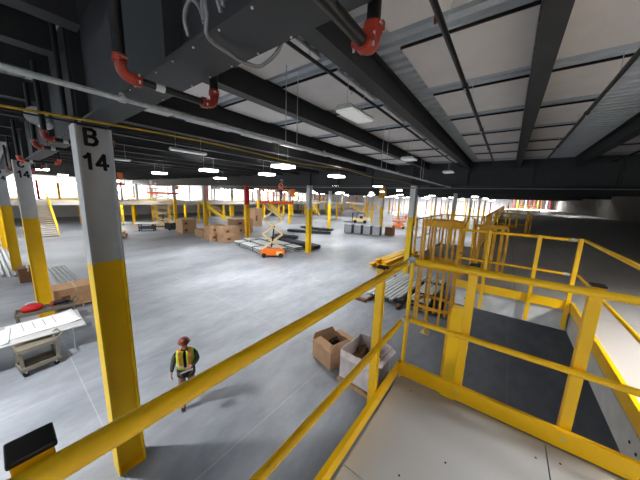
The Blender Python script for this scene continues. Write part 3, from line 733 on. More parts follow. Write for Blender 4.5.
def bundle(label, x, y, rot, L, w, h, n=5, m='galv_matt', group=None, z=0):
    t = thing('sheet_bundle', label, 'building material', (x, y, z), rot, group)
    for k in range(3): xx = -L*.38+k*L*.38; MB().box(xx-.05, xx+.05, -w/2, w/2, 0, .1).build('spacer_block', 'wood', t)
    for k in range(n):
        z0 = .1+k*(h/n)
        mb = MB(); q = 6
        for j in range(q):
            y0 = -w/2+j*w/q
            mb.prism([(y0, z0), (y0+w/q*.25, z0+h/n*.55), (y0+w/q*.75, z0+h/n*.55), (y0+w/q, z0), (y0+w/q*.8, z0+h/n*.35), (y0+w/q*.2, z0+h/n*.35)], -L/2, L/2, 'x')
        mb.build('sheet', m if k % 2 == 0 else 'dark_stuff', t)
    for xx in (-L*.25, L*.25): MB().box(xx-.02, xx+.02, -w/2-.01, w/2+.01, .08, .1+h+.01).build('strap', 'black', t)
    return t
R = math.radians
bundle('grey metal sheet bundle on the floor directly behind the scissor lift base', -19.3, 16.05, R(-9), 6.6, 1.0, .42)
bundle('grey metal sheet bundle second from the scissor lift base', -18.4, 17.5, R(-9), 6.4, 1.0, .42)
bundle('grey metal sheet bundle beside the foot of the red column', -19.6, 14.75, R(-9), 5.2, .9, .35)
bundle('grey metal sheet bundle farthest behind the scissor lift', -18.0, 19.3, R(-6), 7.0, 1.2, .4, m='dark_stuff')
bundle('dark sheet bundle on the floor beside the cartons and red column', -21.2, 21.3, R(10), 3.0, 1.0, .4, m='dark_stuff')
bundle('dark flat bundle on the open floor behind the mid-hall column, nearer one', -22.6, 27.4, R(28), 6.4, 1.0, .3, 3, 'dark_stuff')
bundle('dark flat bundle on the open floor in front of the far white and yellow column', -24.0, 31.0, R(10), 5.6, 1.0, .3, 3, 'dark_stuff')

# loose steel channels in the middle right pile
ch = None
for k in range(8):
    L = 4.9-(k % 3)*.3
    if ch is None:
        mb = MB(); mb.prism([(-.06, .1), (.06, .1), (.06, 0), (.05, 0), (.05, .088), (-.05, .088), (-.05, 0), (-.06, 0)], 0, 4.8, 'y')
        o = ch = mb.build('steel_channel', 'galv_matt')
    else: o = ch.copy(); C.objects.link(o)
    o.location = (-5.2+k*.2, 11.3+random.uniform(-.25, .4), .32); o.rotation_euler = (0, 0, R(-2.5+random.uniform(-.2, .2)))
    tag(o, 'loose pale steel channel lying in the pile behind the platform corner', 'steel channel', 'loose steel channels behind the platform corner')
t = thing('timber_skid', 'dark timber skid beneath the loose pale steel channels', 'skid', (-4.4, 11.3, 0))
for yy in (.35, 2.2, 4.1): MB().box(-.95, .9, yy, yy+.12, .16, .31).build('cross_block', 'black', t)
for xx in (-.8, .7): MB().box(xx, xx+.12, -.1, 4.6, 0, .15).build('runner', 'card_in', t)
bundle('stack of white-edged panels right of the loose steel channels', -2.8, 13.7, R(90), 4.2, .95, .5, 5, 'white')
t = thing('cable_drum', 'black round drum standing against the panel stack below the ladder', 'drum', (-2.05, 12.0, .45))
MB().tube([(-.2, 0, 0), (.2, 0, 0)], .30, 20).build('core', 'black', t)
for s in (-.2, .2): MB().tube([(s-.02, 0, 0), (s+.02, 0, 0)], .45, 24).build('flange', 'rubber', t)
t = thing('end_crate', 'reddish block at the near end of the steel channel pile', 'box', (-5.45, 11.0, 0)); MB().box(-.3, .3, -.12, .1, 0, .14).build('block', 'card_in', t)

yb = None
for i, (x, z, dy) in enumerate(((-7.75, .11, 0), (-7.35, .11, .3), (-6.95, .11, -.1), (-6.5, .11, .6), (-7.5, .38, .3), (-7.1, .38, .7), (-6.7, .38, .2))):
    if yb is None:
        mb = MB(); p = [(-.15, 0), (.15, 0), (.15, .03), (.02, .03), (.02, .22), (.15, .22), (.15, .25), (-.15, .25), (-.15, .22), (-.02, .22), (-.02, .03), (-.15, .03)]
        o = yb = mb.prism(p, 0, 6.5, 'y').build('steel_beam', 'yellow')
    else: o = yb.copy(); C.objects.link(o)
    o.location = (x, 16.9+dy, z); o.rotation_euler = (0, 0, R(-4))
    tag(o, 'yellow steel beam in the %s row of the stack at the foot of column B 15' % ('top' if z > .2 else 'bottom'), 'beam', 'yellow beams in the %s row' % ('top' if z > .2 else 'bottom'))
t = thing('timber_skid', 'dark timbers beneath the stack of yellow beams', 'skid', (-7.1, 17.3, 0))
for yy in (.2, 3, 5): MB().box(-.95, 1.1, yy, yy+.12, 0, .1).build('cross_block', 'black', t)

for i, (x, y, l) in enumerate(((-18.5, 31.8, 'leftmost pale grey wrapped crate in the row before the hoist column'), (-17.15, 32.1, 'second pale grey wrapped crate in the row before the hoist column'), (-15.8, 32.4, 'third pale grey wrapped crate in the row before the hoist column'), (-14.5, 32.7, 'rightmost pale grey wrapped crate in the row before the hoist column'))):
    t = thing('wrapped_crate', l, 'crate', (x, y, 0), R(12))
    MB().box(-.55, .55, -.5, .5, .12, 1.35).build('crate_body', 'grey_stuff', t, bevel=.03)
    for s in (-.4, 0, .4): MB().box(s-.06, s+.06, -.5, .5, 0, .12).build('runner', 'wood', t)
    MB().box(-.57, -.5, -.51, .51, .1, 1.36).build('corner_strip', 'dark_stuff', t); MB().box(.5, .57, -.51, .51, .1, 1.36).build('corner_strip', 'dark_stuff', t)
carton('brown crate beside the foot of the hoist column, at the end of the grey row', -13.3, 34.6, 0, 1.1, 1.1, 1.2, m='card_in')

st = None
for i in range(11):
    if st is None:
        mb = MB(); mb.prism([(-.07, 0), (.07, 0), (.07, .12), (.058, .12), (.058, .014), (-.058, .014), (-.058, .12), (-.07, .12)], 0, 1, 'x'); o = st = mb.build('steel_stud', 'galv_matt')
    else: o = st.copy(); C.objects.link(o)
    if i < 7: o.location = (-35+i*.3, -.9+i*.22, .0 if i % 2 else .13); o.scale = (11.5, 1, 1); o.rotation_euler = (0, 0, R(1.5)); g = 'long pale studs behind column D 14'
    else: o.location = (-23.4, 1.75+(i-7)*.2, 0); o.scale = (5.0, 1, 1); g = 'pale studs between column C 14 and the carton'
    tag(o, ('long pale steel stud lying on the floor behind column D 14' if i < 7 else 'pale steel stud on the floor between column C 14 and the carton'), 'steel stud', g)

# ------------------------------------------------------------------ drawing table and carts
def cart(label, x, y, rot, L, W, H, bag=False):
    t = thing('utility_cart', label, 'cart', (x, y, 0), rot)
    for z0 in (.18, H-.14):
        mb = MB().box(-W/2, W/2, -L/2, L/2, z0, z0+.03)
        for a in ((-W/2, -W/2+.03, -L/2, L/2), (W/2-.03, W/2, -L/2, L/2), (-W/2+.03, W/2-.03, -L/2, -L/2+.03), (-W/2+.03, W/2-.03, L/2-.03, L/2)): mb.box(*a, z0+.03, z0+.12)
        mb.build('shelf', 'cart', t, bevel=.01)
    for sx in (-1, 1):
        for sy in (-1, 1):
            MB().box(sx*(W/2-.05)-.03, sx*(W/2-.05)+.03, sy*(L/2-.05)-.03, sy*(L/2-.05)+.03, .3, H-.14).build('upright', 'cart', t)
            c = MB().tube([(sx*(W/2-.08)-.02, sy*(L/2-.1), .06), (sx*(W/2-.08)+.02, sy*(L/2-.1), .06)], .06, 14).build('wheel', 'rubber', t)
            MB().box(sx*(W/2-.08)-.03, sx*(W/2-.08)+.03, sy*(L/2-.1)-.02, sy*(L/2-.1)+.02, .1, .18).build('caster_fork', 'galv', t)
    MB().tube([(-W/2+.05, L/2-.05, H-.02), (-W/2+.05, L/2+.1, H+.08), (W/2-.05, L/2+.1, H+.08), (W/2-.05, L/2-.05, H-.02)], .02, 10).build('handle', 'cart', t)
    return t
cart('tan plastic service cart standing against the drawing table', -10.35, .28, R(8), .8, .55, .86)
cart('tan service cart behind the drawing table carrying a red bag and tools', -13.15, .75, R(-4), 1.5, .6, .9)
t = thing('folding_table', 'pale grey table spread with large drawing sheets', 'table', (-11.4, -.35, 0), R(-1))
MB().box(-.75, .85, -1.8, 1.75, .84, .88).build('tabletop', 'tabletop', t, bevel=.01)
for sx in (-.6, .6):
    for sy in (-1.5, 1.45): MB().tube([(sx, sy, 0), (sx, sy, .84)], .02, 10).build('leg', 'galv', t)
def sheet(label, cx, cy, w, l, rot, z):
    t = thing('drawing_sheet', label, 'drawing', (cx, cy, z), rot)
    n = 10; vs = []; fs = []
    for i in range(n+1):
        for j in range(n+1):
            u, v = i/n, j/n
            vs.append((-w/2+w*u, -l/2+l*v, .006+.012*(math.sin(u*5+cx*3)*math.sin(v*4)+1)+(.05*(v-.85)/.15 if v > .85 else 0)))
    for i in range(n):
        for j in range(n): a = i*(n+1)+j; fs.append((a, a+n+1, a+n+2, a+1))
    mb = MB().add(vs, fs, True)
    for q in range(4): MB().box(-w*.3, w*.25, -l*.3+q*l*.15, -l*.3+q*l*.15+.012, .046, .048).build('ink_line', 'ink', t)
    o = mb.build('page', 'paper', t); md = o.modifiers.new('s', 'SOLIDIFY'); md.thickness = .003
    return t
sheet('large white drawing sheet curling at the end of the table', -11.45, .55, 1.15, 1.5, R(3), .885)
sheet('white drawing sheet lying across the middle of the table', -11.2, -.9, 1.1, 1.5, R(-4), .885)
t = thing('tool_bag', 'bright red rounded bag lying on the cart behind the drawing table', 'bag', (-13.15, .42, .80))
MB().ell((0, 0, .15), .2, .29, .15).build('body', 'red_bag', t); MB().tube([(0, -.15, .3), (0, -.08, .36), (0, .08, .36), (0, .15, .3)], .015, 8).build('strap', 'white', t)
t = thing('power_tool', 'black and red power tool lying beside the red bag on the cart', 'tool', (-13.15, 1.15, .80))
MB().tube([(0, -.25, .14), (0, .2, .16)], .09, 14).build('motor_housing', 'tool_black', t)
MB().tube([(0, .05, .12), (.1, .12, .02)], .04, 10).build('handle', 'tool_black', t)
MB().tube([(.03, -.28, .14), (.03, -.22, .14)], .1, 14).build('red_collar', 'red_paint', t)

# ------------------------------------------------------------------ debris box and wrapped pallet box
def open_box(name, label, x, y, rot, sx, sy, sz, m, flap, fill):
    t = thing(name, label, 'box', (x, y, 0), rot)
    th = .03; n = 12
    mb = MB()
    # slightly bulging walls, open at the top
    def ring(z, b, inset=0):
        pts = []
        for (ax, ay, bx, by) in ((-1, -1, 1, -1), (1, -1, 1, 1), (1, 1, -1, 1), (-1, 1, -1, -1)):
            for k in range(n//3*2):
                u = k/(n//3*2); px = ax+(bx-ax)*u; py = ay+(by-ay)*u; bl = 1+b*math.sin(PI*u)
                nx = (ay+by)/2; 
                if ay == by: py *= bl
                else: px *= bl
                pts.append((px*(sx/2-inset), py*(sy/2-inset), z+(random.uniform(-.035, .035) if z > sz*.9 else 0)))
        return pts
    R1 = [ring(0.02, 0), ring(sz*.35, .07), ring(sz*.7, .06), ring(sz, .03)]
    R2 = [ring(sz, .03, th), ring(sz*.45, .05, th)]
    allr = R1+R2; k = len(allr[0]); vs = sum(allr, [])
    fs = [(i*k+j, i*k+(j+1) % k, (i+1)*k+(j+1) % k, (i+1)*k+j) for i in range(len(allr)-1) for j in range(k)]
    mb.add(vs, fs+[tuple(range(k))]); mb.build('wall', m, t)
    random.seed(11)
    c = MB()
    for q in range(26):
        px, py = random.uniform(-.8, .8)*(sx/2-.1), random.uniform(-.8, .8)*(sy/2-.1)
        mm = Matrix.Rotation(random.uniform(0, 3), 4, 'Z') @ Matrix.Rotation(random.uniform(-.7, .7), 4, 'X'); mm.translation = (px, py, sz*.52+random.uniform(-.05, .12))
        s = random.uniform(.08, .2); c.box(-s, s, -s*.6, s*.6, -.02, .02, mm)
    c.box(-sx/2+th*2, sx/2-th*2, -sy/2+th*2, sy/2-th*2, sz*.44, sz*.5)
    f = c.build('scrap_filling', fill, t); f['kind'] = 'stuff'
    for fl in flap: 
        a, b2, hh, tilt = fl
        A = Vector((a[0]*sx/2, a[1]*sy/2, sz-.02)); B = Vector((b2[0]*sx/2, b2[1]*sy/2, sz-.02)); o = Vector(((a[0]+b2[0])/2, (a[1]+b2[1])/2, 0)).normalized()
        top = o*(hh*math.sin(tilt))+Vector((0, 0, hh*math.cos(tilt)))
        w = (B-A)*.1
        MB().add([A, B, B+top-w, A+top+w, A+o*.01, B+o*.01, B+top-w+o*.01, A+top+w+o*.01], [(0, 1, 2, 3), (7, 6, 5, 4), (0, 4, 5, 1), (1, 5, 6, 2), (2, 6, 7, 3), (3, 7, 4, 0)]).build('flap', m, t)
    return t
M['wrap'] = mat('stretch_wrap', (228, 214, 212), .3, noise=.14, scale=5, bump=.8)
open_box('debris_box', 'torn brown cardboard box full of dark scrap beside the wrapped one', -3.98, 6.2, R(-16), .92, .95, .62, 'card', [((-1, 1), (-1, -1), .2, .1), ((-1, 1), (1, 1), .16, 1.2), ((1, -1), (1, 1), .2, -1.0), ((-1, -1), (1, -1), .26, -1.2)], 'tool_black')
w = open_box('pallet_box', 'large open box in shiny white stretch wrap on a pallet', -2.72, 6.05, R(-3), 1.02, 1.15, .86, 'wrap', [((-1, -1), (1, -1), .16, 2.0), ((1, -1), (1, 1), .18, 1.7)], 'card_in')
w.location.z = .13
pallet('wooden pallet under the box in white stretch wrap', -2.72, 6.05, 1.12, 1.25, R(-3))

# ------------------------------------------------------------------ lifts and trucks
def scissor(label, x, y, rot, H, n, L=2.2, W=1.0, base='orange', arm='cream', deck='lift_red', rail='orange', ext=.7, rh=1.1):
    t = thing('scissor_lift', label, 'lift', (x, y, 0), rot)
    MB().box(-L/2, L/2, -W/2, W/2, .18, .55).box(-L/2+.2, L/2-.2, -W/2+.05, W/2-.05, .55, .68).build('chassis', base, t, bevel=.03)
    for s in (-1, 1):
        for q in (-1, 1):
            MB().tube([(s*(L/2-.3), q*(W/2-.02), .2), (s*(L/2-.3), q*(W/2+.08), .2)], .2, 16).build('wheel', 'rubber', t)
        MB().box(s*L*.28-.25, s*L*.28+.25, -W/2-.03, -W/2-.001, .2, .52).build('side_panel', 'cream' if s > 0 else base, t, bevel=.01)
    z0 = .7; dz = (H-z0-.1)/n; hw = L*.42
    for k in range(n):
        za, zb = z0+k*dz, z0+(k+1)*dz
        for q in (-1, 1):
            yy = q*(W/2-.1)
            MB().bar((-hw, yy, za), (hw, yy, zb), .06, .16, (0, 1, 0)).build('scissor_arm', arm, t)
            MB().bar((hw, yy-q*.06, za), (-hw, yy-q*.07, zb), .06, .16, (0, 1, 0)).build('scissor_arm', arm, t)
        MB().tube([(0, -W/2+.05, (za+zb)/2), (0, W/2-.05, (za+zb)/2)], .04, 10).build('pivot_tube', 'dark_stuff', t)
    MB().tube([(-.1, 0, z0+.1*dz), (.15, 0, z0+min(n, 1.6)*dz)], .06, 10).build('hydraulic_cylinder', 'black', t)
    x0, x1 = -L/2-.05, L/2+ext
    MB().box(x0, x1, -W/2, W/2, H-.1, H+.12).build('platform_deck', deck, t, bevel=.01)
    for q in (-1, 1):
        mb = MB()
        for zz in (rh, rh*.55): mb.tube([(x0+.03, q*(W/2-.03), H+zz), (x1-.03, q*(W/2-.03), H+zz)], .025, 8)
        mb.build('side_rail', rail, t)
        for k in range(5): xx = x0+.03+(x1-x0-.06)*k/4; MB().tube([(xx, q*(W/2-.03), H+.1), (xx, q*(W/2-.03), H+rh)], .022, 8).build('rail_post', rail, t)
    for xx in (x0+.03, x1-.03):
        mb = MB()
        for zz in (rh, rh*.55): mb.tube([(xx, -W/2+.03, H+zz), (xx, W/2-.03, H+zz)], .025, 8)
        mb.build('end_rail', rail, t)
    MB().box(x1-.28, x1+.12, -W/2-.12, -W/2+.15, H+.55, H+1.15).build('control_box', 'orange', t, bevel=.03)
    return t
scissor('orange scissor lift raised high with a worker in coral on its platform', -15.7, 14.15, R(46), 4.6, 3, L=2.0, W=.95, ext=.7)
scissor('tall cream scissor lift with a red platform in front of the raised floor', -41.0, 15.2, R(60), 4.95, 5, L=3.0, W=1.6, base='cream', arm='cream', deck='red_paint', rail='red_paint', ext=.8)
scissor('scissor lift with a red platform partly hidden behind column B 14', -33.2, 7.6, R(60), 5.8, 6, L=1.9, W=1.1, base='card', arm='cream', deck='red_paint', rail='red_paint', ext=.2)
scissor('small orange lift parked low on the open floor past column B 15', -15.6, 44.6, R(20), 1.3, 1, L=2.2, W=1.3, base='orange', arm='orange', deck='orange', rail='orange', ext=.1, rh=.9)

t = thing('forklift', 'small cream forklift with a dark overhead guard parked far across the floor', 'forklift', (-24.4, 46.5, 0), R(25))
MB().box(-1.6, 1.3, -.65, .65, .35, 1.0).box(.5, 1.4, -.6, .6, 1.0, 1.35).build('body', 'cream', t, bevel=.08)
for s in (-1.1, .9):
    for q in (-.6, .6): MB().tube([(s, q-.12, .36), (s, q+.12, .36)], .36, 18).build('wheel', 'rubber', t)
for q in (-.35, .35):
    MB().box(-1.75, -1.62, q-.05, q+.05, .1, 2.1).build('mast_rail', 'black', t)
    MB().box(-3.6, -1.75, q-.06, q+.06, .15, .2).build('fork', 'black', t)
for a in ((-.9, -.5), (-.9, .5), (.8, -.5), (.8, .5)): MB().bar((a[0], a[1], 1.0), (a[0]*.8, a[1], 2.1), .06, .06).build('guard_post', 'black', t)
MB().box(-.8, .7, -.55, .55, 2.1, 2.16).build('guard_roof', 'black', t)
MB().box(-.2, .4, -.3, .3, 1.0, 1.5).build('seat', 'black', t, bevel=.05)

t = thing('flat_trolley', 'low trolley with a pale flat top standing before the far scissor lift', 'cart', (-37.6, 12.0, 0), R(55))
MB().box(-1.3, 1.3, -.6, .6, .95, 1.05).build('flat_top', 'white', t, bevel=.02)
MB().box(-.8, .8, -.4, .4, .25, .6).build('shelf', 'dark_stuff', t)
for s in (-.8, .8):
    for q in (-.4, .4):
        MB().box(s-.05, s+.05, q-.05, q+.05, .2, .95).build('leg', 'dark_stuff', t)
        MB().tube([(s, q-.03, .1), (s, q+.03, .1)], .1, 12).build('wheel', 'rubber', t)
t = thing('floor_machine', 'small black floor machine standing alone near the raised floor', 'machine', (-36.6, 14.4, 0), R(30))
MB().box(-.55, .55, -.45, .45, .15, 1.0).build('body', 'black', t, bevel=.1); MB().tube([(-.5, -.3, .9), (-.9, -.3, 1.35), (-.9, .3, 1.35), (-.5, .3, .9)], .03, 8).build('handle', 'black', t)
MB().box(.1, .45, -.3, .3, 1.0, 1.15).build('white_lid', 'white', t)
for q in (-.45, .45): MB().tube([(.2, q-.05, .16), (.2, q+.05, .16)], .16, 14).build('wheel', 'rubber', t)
t = thing('duct_end', 'round grey duct end between the red elbows beside column B 14', 'duct', (-6.3, .62, 6.38))
MB().tube([(-.5, .12, 0), (.0, -.02, 0)], .12, 20).build('duct', 'galv_matt', t); MB().tube([(0, -.02, 0), (.02, -.026, 0)], .14, 20).build('collar', 'galv', t)
# sprinkler branch riser beside column B 14
pipe('riser_pipe', 'grey vertical pipe rising beside the head of column B 14', [(-4.98, .74, 6.2), (-5.0, .74, 7.5)], .03, 'black_steel')
# ------------------------------------------------------------------ people
def skin_mesh(name, joints, edges, root, m, parent, sub=2):
    keys = list(joints); idx = {k: i for i, k in enumerate(keys)}
    me = bpy.data.meshes.new(name); me.from_pydata([joints[k][0] for k in keys], [(idx[a], idx[b]) for a, b in edges], [])
    o = bpy.data.objects.new(name, me); C.objects.link(o)
    md = o.modifiers.new('skin', 'SKIN'); md.use_smooth_shade = True; md.branch_smoothing = .6
    if not me.skin_vertices: me.attributes.new('x', 'FLOAT', 'POINT')
    sv = me.skin_vertices[0].data
    for k in keys:
        r = joints[k][1]; sv[idx[k]].radius = (r, r) if not isinstance(r, tuple) else r
        sv[idx[k]].use_root = (k == root)
    o.modifiers.new('sub', 'SUBSURF').levels = sub
    bpy.context.view_layer.update()
    nm = bpy.data.meshes.new_from_object(o.evaluated_get(bpy.context.evaluated_depsgraph_get()))
    bpy.data.objects.remove(o); nm.materials.clear(); nm.materials.append(M[m])
    nm.polygons.foreach_set('use_smooth', [True]*len(nm.polygons))
    q = bpy.data.objects.new(name, nm); C.objects.link(q); q.parent = parent
    return q
def loft(name, rings, m, parent, n=20, arc=(0, 2*PI)):
    """rings: (cx, cy, z, rx, ry)"""
    vs = []
    full = abs(arc[1]-arc[0]-2*PI) < 1e-6
    cnt = n if full else n+1
    for cx, cy, z, rx, ry in rings:
        for j in range(cnt):
            a = arc[0]+(arc[1]-arc[0])*j/n; vs.append((cx+rx*math.cos(a), cy+ry*math.sin(a), z))
    fs = [(i*cnt+j, i*cnt+(j+1) % cnt, (i+1)*cnt+(j+1) % cnt, (i+1)*cnt+j) for i in range(len(rings)-1) for j in range(n)]
    o = MB().add(vs, fs, True).build(name, m, parent); md = o.modifiers.new('s', 'SOLIDIFY'); md.thickness = .008
    return o
def person(label, loc, rot, J, hat, vest, band, sleeve, legs, coat, z_extra=0, hair='hair'):
    t = thing('person', label, 'person', loc, rot)
    b = {'pelvis': ((0, 0, .95), (.15, .105)), 'spine': ((0, 0, 1.14), (.135, .1)), 'chest': ((0, 0, 1.34), (.155, .11)), 'neck0': ((0, -.005, 1.47), .058), 'neck': ((0, -.02, 1.53), .052)}
    hx, hy = J.get('head', (0, -.05))
    b['jaw'] = ((hx, hy, 1.585), (.062, .075)); b['skull'] = ((hx, hy, 1.655), (.077, .092)); b['crown'] = ((hx, hy+.01, 1.725), (.062, .075))
    e = [('pelvis', 'spine'), ('spine', 'chest'), ('chest', 'neck0'), ('neck0', 'neck'), ('neck', 'jaw'), ('jaw', 'skull'), ('skull', 'crown')]
    for s, S_ in ((-1, 'R'), (1, 'L')):
        a = J[S_]
        b['sh'+S_] = ((s*.175, 0, 1.41), .056); b['el'+S_] = (a['el'], .041); b['wr'+S_] = (a['wr'], .027)
        w = Vector(a['wr']); d = (w-Vector(a['el'])).normalized(); pd = Vector(a.get('hd', tuple(d))).normalized()
        pm = w+pd*.055; b['pa'+S_] = (tuple(pm), (.034, .02))
        side = pd.cross(Vector(a.get('pn', (0, 1, 0)))).normalized(); nrm = side.cross(pd).normalized()
        e += [('chest', 'sh'+S_), ('sh'+S_, 'el'+S_), ('el'+S_, 'wr'+S_), ('wr'+S_, 'pa'+S_)]
        for i, (off, ln) in enumerate(((-.030, .062), (-.010, .078), (.011, .072), (.030, .056))):
            k = pm+pd*.035+side*off; m1 = k+pd*ln*.55+nrm*.006; m2 = m1+pd*ln*.42+nrm*.022
            b['k%d%s' % (i, S_)] = (tuple(k), .0095); b['m%d%s' % (i, S_)] = (tuple(m1), .0085); b['t%d%s' % (i, S_)] = (tuple(m2), .007)
            e += [('pa'+S_, 'k%d%s' % (i, S_)), ('k%d%s' % (i, S_), 'm%d%s' % (i, S_)), ('m%d%s' % (i, S_), 't%d%s' % (i, S_))]
        th = w+pd*.03-side*.03*s; th2 = th+pd*.035-side*.025*s+nrm*.012
        b['th'+S_] = (tuple(th), .011); b['ti'+S_] = (tuple(th2), .009); e += [('wr'+S_, 'th'+S_), ('th'+S_, 'ti'+S_)]
        b['hip'+S_] = ((s*.09, 0, .9), .088); b['kn'+S_] = (a['kn'], .056); b['an'+S_] = (a['an'], .038); f = a['toe']
        b['toe'+S_] = (f, .03)
        e += [('pelvis', 'hip'+S_), ('hip'+S_, 'kn'+S_), ('kn'+S_, 'an'+S_), ('an'+S_, 'toe'+S_)]
    skin_mesh('body', b, e, 'pelvis', 'skin', t)
    # face
    fy = hy-.088
    MB().ell((hx, fy-.012, 1.635), .013, .02, .024, 10, 6).build('nose', 'skin', t)
    for s in (-1, 1):
        MB().ell((hx+s*.03, fy+.004, 1.665), .012, .008, .008, 10, 6).build('eye', 'eye', t)
        MB().ell((hx+s*.08, hy+.0, 1.645), .012, .022, .033, 10, 6).build('ear', 'skin', t)
    MB().ell((hx, fy+.002, 1.595), .025, .008, .006, 10, 6).build('mouth', 'vest_red', t)
    MB().ell((hx, hy+.02, 1.66), .088, .095, .085, 16, 8, -.5, .9).build('hair', hair, t)
    # hard hat
    hb = MB(); hb.ell((hx, hy+.005, 1.71), .115, .135, .105, 20, 8, 0, 1)
    hb.ell((hx, hy-.02, 1.712), .135, .175, .012, 20, 4); hb.tube([(hx, hy-.11, 1.755), (hx, hy-.05, 1.81), (hx, hy+.05, 1.81), (hx, hy+.11, 1.765)], .012, 8)
    hb.build('hard_hat', hat, t)
    # jacket with sleeves
    jj = {'p': ((0, 0, .82), (.19, .145)), 'a': ((0, 0, 1.14), (.16, .125)), 'c': ((0, 0, 1.33), (.175, .13)), 'n': ((0, -.005, 1.46), (.085, .08)), 'n2': ((0, -.005, 1.49), (.07, .07))}
    je = [('p', 'a'), ('a', 'c'), ('c', 'n'), ('n', 'n2')]
    for s, S_ in ((-1, 'R'), (1, 'L')):
        a = J[S_]; w = Vector(a['wr']); w2 = w+(Vector(a['el'])-w)*.08
        jj['s'+S_] = ((s*.18, 0, 1.405), .075); jj['e'+S_] = (a['el'], .058); jj['w'+S_] = (tuple(w2), .042)
        je += [('c', 's'+S_), ('s'+S_, 'e'+S_), ('e'+S_, 'w'+S_)]
    skin_mesh('jacket', jj, je, 'p', coat, t)
    if sleeve != coat:
        for s, S_ in ((-1, 'R'), (1, 'L')):
            a = J[S_]; w = Vector(a['wr']); w2 = w+(Vector(a['el'])-w)*.1
            skin_mesh('sleeve', {'s': ((s*.185, 0, 1.40), .08), 'e': (a['el'], .064), 'w': (tuple(w2), .048)}, [('s', 'e'), ('e', 'w')], 's', sleeve, t)
    loft('jacket_hem', [(0, 0, .8, .205, .165), (0, 0, .92, .205, .168), (0, 0, 1.06, .19, .15)], coat if coat != 'vest_red' else 'denim', t)
    tj = {'p': ((0, 0, .95), (.16, .12))}; te = []
    for s, S_ in ((-1, 'R'), (1, 'L')):
        a = J[S_]; an = Vector(a['an'])
        tj['h'+S_] = ((s*.095, 0, .86), .1); tj['k'+S_] = (a['kn'], .074); tj['a'+S_] = (tuple(an+(Vector(a['kn'])-an)*.1), .062)
        te += [('p', 'h'+S_), ('h'+S_, 'k'+S_), ('k'+S_, 'a'+S_)]
    skin_mesh('trousers', tj, te, 'p', legs, t)
    for S_ in 'RL':
        a = J[S_]; an = Vector(a['an']); to = Vector(a['toe'])
        skin_mesh('boot', {'a': (tuple(an+Vector((0, 0, .07))), .055), 'b': (tuple(an+Vector((0, .02, -.03))), .052), 'c': (tuple(to+Vector((0, 0, .012))), .045)}, [('a', 'b'), ('b', 'c')], 'a', 'boot', t)
    v = loft('safety_vest', [(0, 0, 1.02, .205, .155), (0, 0, 1.1, .2, .152), (0, 0, 1.25, .205, .16), (0, 0, 1.38, .21, .158), (0, 0, 1.44, .19, .13), (0, 0, 1.47, .12, .09)], vest, t, 24, (-PI/2+.16, 3*PI/2-.16))
    loft('waist_band', [(0, 0, 1.08, .208, .161), (0, 0, 1.135, .21, .163)], 'silver', v, 24, (-PI/2+.16, 3*PI/2-.16))
    for s in (-1, 1):
        pts = [(s*.095, -.152, 1.14), (s*.1, -.164, 1.25), (s*.105, -.162, 1.36), (s*.11, -.11, 1.46), (s*.11, 0, 1.475), (s*.11, .12, 1.44), (s*.1, .165, 1.3), (s*.095, .158, 1.14)]
        mb = MB()
        for p, q in zip(pts[:-1], pts[1:]): mb.bar(p, q, .055, .02, (0, -1 if p[1] < -.05 else (1 if p[1] > .05 else 0), .4))
        mb.build('shoulder_stripe', band, v)
    return t
J1 = {'head': (0, -.06), 'R': {'el': (-.27, .04, 1.15), 'wr': (-.31, -.03, .92), 'hd': (-.05, -.12, -1), 'pn': (1, 0, 0), 'kn': (-.1, -.14, .5), 'an': (-.09, -.2, .1), 'toe': (-.09, -.36, .035)},
      'L': {'el': (.27, .0, 1.15), 'wr': (.13, -.22, 1.1), 'hd': (-1, -.35, .05), 'pn': (0, 0, 1), 'kn': (.1, -.03, .5), 'an': (.1, .2, .13), 'toe': (.1, .06, .04)}}
person('person in a lime safety vest and brown hard hat walking across the concrete', (-5.83, 2.42, .0), R(62), J1, 'hat_brown', 'lime', 'vest_orange', 'grey_cloth', 'khaki', 'black_cloth')
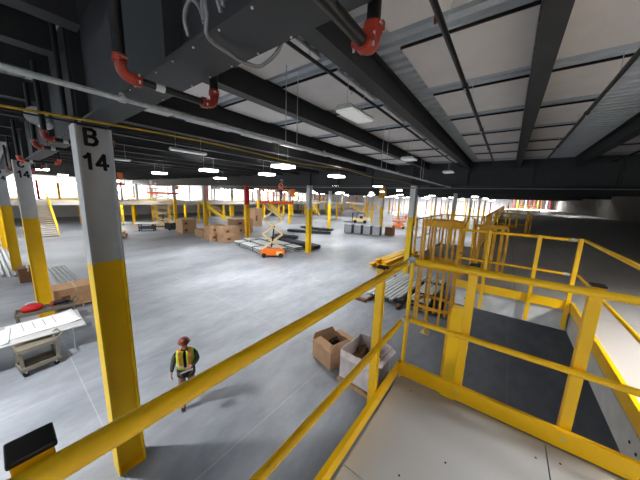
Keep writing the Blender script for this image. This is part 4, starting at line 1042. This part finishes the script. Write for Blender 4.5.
# the paper in the hand
pr = thing('paper_sheet', 'folded white sheet of paper held by the walking person', 'paper', (-5.83, 2.42, 0), R(62))
MB().add([(-.1, -.30, 1.02), (.16, -.27, 1.04), (.18, -.38, 1.17), (-.08, -.42, 1.15)], [(0, 1, 2, 3)]).build('page', 'paper', pr).modifiers.new('s', 'SOLIDIFY').thickness = .002
J2 = {'head': (0, -.05), 'R': {'el': (-.27, -.06, 1.2), 'wr': (-.2, -.3, 1.22), 'hd': (.2, -1, .2), 'pn': (1, 0, 0), 'kn': (-.11, -.02, .5), 'an': (-.11, .02, .1), 'toe': (-.12, -.14, .035)},
      'L': {'el': (.27, -.06, 1.2), 'wr': (.2, -.3, 1.2), 'hd': (-.2, -1, .2), 'pn': (-1, 0, 0), 'kn': (.11, -.02, .5), 'an': (.11, .02, .1), 'toe': (.12, -.14, .035)}}
person('person in a coral vest and white hard hat standing on the raised lift platform', (-15.25, 14.65, 4.72), R(120), J2, 'hat_white', 'vest_red', 'silver', 'vest_red', 'denim', 'vest_red')

# ------------------------------------------------------------------ ambient world fill added to lift the ceiling, camera
w = bpy.data.worlds.new('world'); S.world = w; w.use_nodes = True
bg = w.node_tree.nodes['Background']; bg.inputs[0].default_value = (.85, .92, 1, 1); bg.inputs[1].default_value = 2.0
cam = bpy.data.cameras.new('camera'); co = bpy.data.objects.new('camera', cam); C.objects.link(co)
cam.sensor_width = 36; cam.lens = 246.*36/640; cam.clip_start = .02; cam.clip_end = 500
pi_, ro, ya = R(10.03), R(2.0), R(-36.9)
fwd = Vector((math.sin(ya)*math.cos(pi_), math.cos(ya)*math.cos(pi_), -math.sin(pi_)))
r0 = Vector((math.cos(ya), -math.sin(ya), 0)); u0 = r0.cross(fwd)
r = r0*math.cos(ro)+u0*math.sin(ro); u = -r0*math.sin(ro)+u0*math.cos(ro)
mw = Matrix((r, u, -fwd)).transposed().to_4x4(); mw.translation = (0, 0, 5.25)
co.matrix_world = mw
S.camera = co
S.view_settings.view_transform = 'Standard'; S.view_settings.look = 'None'; S.view_settings.gamma = 1
S.view_settings.use_curve_mapping = False
S.view_settings.exposure = 0
S.cycles.max_bounces = 8; S.cycles.diffuse_bounces = 4
